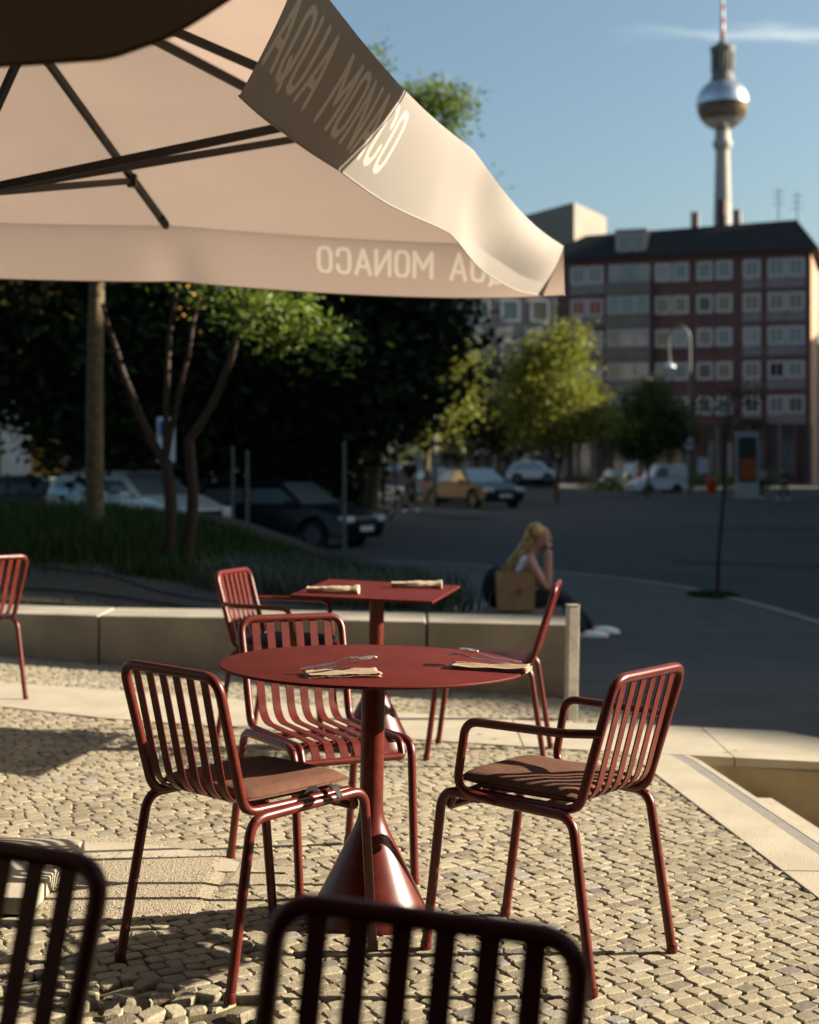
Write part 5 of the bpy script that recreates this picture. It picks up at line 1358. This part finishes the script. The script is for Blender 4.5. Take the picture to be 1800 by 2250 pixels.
ad = empty('advertising_display', (XY(1642, 79), 79, zs(19, 79) + .0), 0, 'white-framed advertising display with orange poster before the red block', 'display')
m = MB(); m.box(-.62, .62, -.1, .1, 0, .85); m.obj('base', M['whitewall'], ad)
m = MB(); m.box(-.62, -.50, -.1, .1, .851, 3.6); m.box(.50, .62, -.1, .1, .851, 3.6); m.box(-.4995, .4995, -.1, .1, 3.3, 3.6); m.obj('frame', M['wframe'], ad)
m = MB(); m.box(-.499, .499, -.05, .05, .852, 3.299); m.obj('back_panel', M['plinth'], ad)
m = MB(); m.box(-.40, .44, -.07, -.051, 1.0, 2.15); m.obj('poster', M['poster'], ad)
sig = empty('traffic_signal', (XY(1595, 70), 70, zs(15, 70)), 0, 'traffic signal pole with a yellow light before the red block', 'signal')
m = MB(); m.tube([(0, 0, -.1), (0, 0, 4.1)], .06, 8); m.obj('pole', M['pole'], sig); m = MB(); m.box(-.15, .15, -.18, .05, 3.1, 4.1); sb2 = bev(m.obj('signal_head', M['blackp'], sig), .02)
m = MB(); m.lathe([(.09, 0), (.09, .03)], 16, Matrix.Translation((0, -.18, 3.9)) @ Matrix.Rotation(pi / 2, 4, 'X')); m.obj('signal_lens', M['yellow_sig'], sb2)
for lab, u, Y, w, h, z0, mt in (('small white shop notice board below the panel block', 1385, 100, .9, 1.3, .6, 'sign_w'), ('pale sign board left of the litter bin', 1545, 82, .55, .9, 1.3, 'sign_w')):
    t = empty('notice_board', (XY(u, Y), Y, zs(16, Y)), 0, lab, 'sign', 'boards on the far pavement')
    m = MB(); m.box(-w / 2, w / 2, -.03, .03, z0, z0 + h); m.obj('board', M[mt], t); m = MB(); m.tube([(0, .05, -.1), (0, .05, z0 + h)], .03, 6); m.obj('pole', M['pole'], t)
bench = empty('concrete_bench', (1.0, 15.0, pave_z(1, 15) - .02), 0, 'low concrete seat ledge the woman sits on beyond the wall', 'bench')
m = MB(); m.box(-1.2, .52, -.32, .35, -.05, .30 - .003); bev(m.obj('seat_block', M['wall_c'], bench), .01)
hd2 = empty('low_hedge', (17.0, 96, zs(17, 96)), 0, 'low green hedge along the foot of the red block', 'hedge')
m = MB(); R = random.Random(9); leaf_cloud(m, [(-5 + k * .9, 0, .55, .6, .5, .5, 240) for k in range(14)], .12, R); m.obj('foliage', M['leaf'], hd2)

# ------------------------------------------------------------------ people
def skin_body(name, verts, edges, radii, root, mt, parent=None, sub=2):
    me = bpy.data.meshes.new(name); me.from_pydata([Vector(v) for v in verts], edges, [])
    o = bpy.data.objects.new(name, me); COL.objects.link(o)
    s = o.modifiers.new('skin', 'SKIN'); s.use_smooth_shade = True; u = o.modifiers.new('sub', 'SUBSURF'); u.levels = u.render_levels = sub
    for i, r in enumerate(radii):
        d = me.skin_vertices[0].data[i]; d.radius = (r, r) if not isinstance(r, tuple) else r; d.use_root = (i == root)
    bpy.context.view_layer.update()
    dg = bpy.context.evaluated_depsgraph_get(); ev = o.evaluated_get(dg); nm = bpy.data.meshes.new_from_object(ev)
    bpy.data.objects.remove(o); nm.materials.clear(); nm.materials.append(mt); nm.name = name
    nm.polygons.foreach_set('use_smooth', [True] * len(nm.polygons))
    o = bpy.data.objects.new(name, nm); COL.objects.link(o)
    if parent: o.parent = parent
    return o
def ell(c, r, n=14, rot=None):
    m = MB(); vs = []
    for i in range(n + 1):
        th = pi * i / n
        for k in range(2 * n):
            a = pi * k / n; p = Vector((r[0] * sin(th) * cos(a), r[1] * sin(th) * sin(a), r[2] * cos(th)))
            if rot: p = rot @ p
            vs.append(Vector(c) + p)
    w = 2 * n; m.add(vs, [(i * w + k, i * w + (k + 1) % w, (i + 1) * w + (k + 1) % w, (i + 1) * w + k) for i in range(n) for k in range(w)]); return m
def walker(label, x, y, z, rz, h, top, legs, stride=.28, hair='hair_d', bag=False, shoes='shoe', legskin=False, seed=1):
    t = empty('person', (x, y, z), rz, label, 'person', 'people on the far pavement'); k = h / 1.75
    def K(p): return tuple(q * k for q in p)
    st = stride
    V = [(0, 0, .96), (0, .01, 1.18), (0, 0, 1.40), (0, -.005, 1.50), (0, .015, 1.60), (0, .02, 1.70),          # pelvis chest neck head
         (.17, 0, 1.42), (.23, -.02 - st * .3, 1.14), (.22, .06 - st * .5, .90), (.22, .09 - st * .5, .82), (-.17, 0, 1.42), (-.23, .02 + st * .2, 1.14), (-.22, .10 + st * .5, .91), (-.22, .14 + st * .5, .84),
         (.09, 0, .90), (.10, st * .55, .52), (.10, st * .75, .09), (.10, st * .75 + .15, .04), (-.09, 0, .90), (-.10, -st * .2, .50), (-.10, -st, .11), (-.10, -st + .13, .04)]
    E_ = [(0, 1), (1, 2), (2, 3), (3, 4), (4, 5), (2, 6), (6, 7), (7, 8), (8, 9), (2, 10), (10, 11), (11, 12), (12, 13), (0, 14), (14, 15), (15, 16), (16, 17), (0, 18), (18, 19), (19, 20), (20, 21)]
    Rr = [.135, .135, .12, .052, .085, .075, .060, .042, .032, .036, .060, .042, .032, .036, .088, .058, .040, .032, .088, .058, .040, .032]
    b = skin_body('body', [K(v) for v in V], E_, [r * k for r in Rr], 0, M['skin'], t)
    def part(name, idx, grow, mt):
        mp_ = {i: n for n, i in enumerate(idx)}
        ed = [(mp_[a], mp_[b_]) for a, b_ in E_ if a in mp_ and b_ in mp_]
        return skin_body(name, [K(V[i]) for i in idx], ed, [Rr[i] * k * grow[j] for j, i in enumerate(idx)], 0, mt, t)
    part('shirt', [0, 1, 2, 6, 7, 10, 11], [1.12, 1.15, 1.15, 1.2, 1.3, 1.2, 1.3], M[top])
    part('trousers', [0, 14, 15, 16, 18, 19, 20], [1.10, 1.14, 1.2, 1.35 if not legskin else .9, 1.14, 1.2, 1.35 if not legskin else .9], M[legs])
    ell((0, -.01 * k, 1.665 * k), (.095 * k, .112 * k, .115 * k)).obj('hair', M[hair], t, 180)
    for s, yy in ((.10, st * .75 + .05), (-.10, -st + .04)): ell((s * k, yy * k, .045 * k), (.048 * k, .14 * k, .05 * k), 8).obj('shoe', M[shoes], t, 180)
    if bag:
        m = MB(); m.box(-.15 * k, .15 * k, -.30 * k, -.155 * k, 1.02 * k, 1.42 * k); bev(m.obj('rucksack', M['black_cloth'], t), .05 * k, 3)
    return t
walker('person seen from behind in a light shirt with dark rucksack', XY(835, 44.5), 44.5, zs(-.8, 44.5) + .06, .0, 1.78, 'grey_cloth', 'jeans', .16, bag=True, shoes='lamp_r')
walker('person in black beside a slim post, left of the one with the rucksack', XY(790, 46), 46, zs(-1.5, 46) + .06, .3, 1.66, 'black_cloth', 'jeans', .12)
walker('person in a black top and tan trousers right of the one with the rucksack', XY(902, 44), 44, zs(0, 44) + .02, -.5, 1.72, 'black_cloth', 'tan_cloth', .24)
walker('person in dark clothes next to the advertising display', XY(1674, 79), 79, zs(19, 79), .5, 1.75, 'grey_cloth', 'jeans', .25)
walker('person in black walking at the right of the advertising display', XY(1722, 76), 76, zs(19.4, 76), -1.2, 1.7, 'black_cloth', 'jeans', .3, legskin=True)

# the woman sitting on the ledge, seen from her right side, facing right
WX, WY = XY(1128, 14.95), 14.95; WZ = pave_z(1.1, 15) - .02
wo = empty('person', (WX, WY, WZ + .296), 0, 'woman with long blond hair and white top sitting on the ledge', 'person')
# local x = forward (to the right of the picture), y = away from the camera, z up from the seat
V = [(.02, 0, .11), (.09, 0, .28), (.15, 0, .42), (.18, 0, .50), (.240, 0, .60), (.262, 0, .685),
     (.145, -.15, .42), (.300, -.19, .17), (.312, -.13, .38), (.318, -.08, .545),       # near arm: elbow resting on the thigh, forearm up to the chin
     (.13, .15, .42), (.27, .20, .17), (.42, .10, .08), (.50, .06, .07),
     (.05, -.10, .09), (.48, -.13, .10), (.64, -.13, -.23), (.78, -.13, -.255), (.05, .10, .09), (.46, .12, .11), (.76, .12, -.22), (.90, .12, -.25)]
E_ = [(0, 1), (1, 2), (2, 3), (3, 4), (4, 5), (2, 6), (6, 7), (7, 8), (8, 9), (2, 10), (10, 11), (11, 12), (12, 13), (0, 14), (14, 15), (15, 16), (16, 17), (0, 18), (18, 19), (19, 20), (20, 21)]
Rr = [.125, .105, .105, .045, .078, .070, .058, .048, .042, .042, .052, .038, .030, .030, .090, .062, .038, .030, .090, .062, .038, .030]
skin_body('body', V, E_, Rr, 0, M['skin'], wo)
def sub_(name, idx, grow, mt):
    mp_ = {i: n for n, i in enumerate(idx)}; ed = [(mp_[a], mp_[b_]) for a, b_ in E_ if a in mp_ and b_ in mp_]
    return skin_body(name, [V[i] for i in idx], ed, [Rr[i] * g_ for i, g_ in zip(idx, grow)], 0, mt, wo)
sub_('white_top', [0, 1, 2, 6, 10], [1.08, 1.25, 1.25, 1.75, 1.6], M['tshirt'])
sub_('jeans', [0, 14, 15, 16, 18, 19, 20], [1.12, 1.14, 1.15, 1.35, 1.14, 1.15, 1.35], M['jeans'])
ell((.272, 0, .655), (.072, .068, .100), 12).obj('face', M['skin'], wo, 180)
# face: nose, chin
ell((.342, 0, .645), (.020, .013, .018), 8).obj('nose', M['skin'], wo, 180)
ell((.305, 0, .592), (.030, .030, .022), 8).obj('chin', M['skin'], wo, 180)
hrm = ell((.205, 0, .700), (.092, .094, .092), 12)
h = hrm.obj('hair', M['hair'], wo, 180)
m = MB(); m.tube([(.20, 0, .74), (.185, 0, .68), (.150, .02, .60), (.075, .03, .50), (-.01, .03, .40), (-.055, .03, .31)], [.055, .078, .072, .062, .058, .030], 16); m.obj('hair_length', M['hair'], h, 60)
for k in range(14):
    R_ = random.Random(k); m = MB(); y0 = R_.uniform(-.05, .12); m.tube([(.15, y0 * .5, .70), (.11 + R_.uniform(-.03, .03), y0, .59), (.02 + R_.uniform(-.04, .05), y0 * 1.1, .46), (-.07 + R_.uniform(-.04, .06), y0, .29 + R_.uniform(0, .08))], [.02, .018, .014, .004], 6); m.obj('hair_strand', M['hair'], h, 60)
for yy, xx, zz in ((-.13, .72, -.255), (.12, .86, -.245)): 
    m = ell((xx, yy, zz), (.15, .060, .060), 10); m.obj('shoe', M['shoe'], wo, 180)
# five short fingers of the near hand against the chin
for k in range(5):
    m = MB(); a = Vector((.322, -.095 + .012 * k, .555)); b = a + Vector((-.015 + .012 * k, .006 * k, .045 - .006 * abs(k - 2))); c = b + Vector((-.022, .012, .018)); m.tube([a, b, c], [.009, .0085, .007], 7); m.obj('finger', M['skin'], wo, 60)
wo.scale = (1.1, 1.1, 1.1)
bg_ = empty('paper_bag', (XY(1133, 14.72), 14.72, WZ + .298), .08, 'brown paper carrier bag standing beside the woman on the ledge', 'bag')
m = MB(); m.add([(-.18, -.08, 0), (.18, -.08, 0), (.18, .08, 0), (-.18, .08, 0), (-.195, -.085, .385), (.19, -.085, .38), (.19, .085, .38), (-.195, .085, .385)], [(3, 2, 1, 0), (0, 1, 5, 4), (1, 2, 6, 5), (2, 3, 7, 6), (3, 0, 4, 7)])
o = m.obj('bag_body', M['paperbag'], bg_); sd = o.modifiers.new('solid', 'SOLIDIFY'); sd.thickness = .003
m = MB(); m.lathe([(.028, 0), (.028, .002)], 16, Matrix.Translation((.03, -.088, .19)) @ Matrix.Rotation(pi / 2, 4, 'X')); m.obj('red_print', M['sign_r'], bg_)
bp_ = empty('rucksack', (XY(1088, 15.0), 15.0, WZ + .298), 0, 'round black bag behind the paper bag on the ledge', 'bag')
m = ell((0, 0, .20), (.135, .15, .205), 12); m.obj('bag_body', M['black_cloth'], bp_, 180); m = MB(); m.tube([(-.02, -.02, .39), (0, -.03, .45), (.05, -.02, .39)], .012, 6); m.obj('handle', M['black_cloth'], bp_)
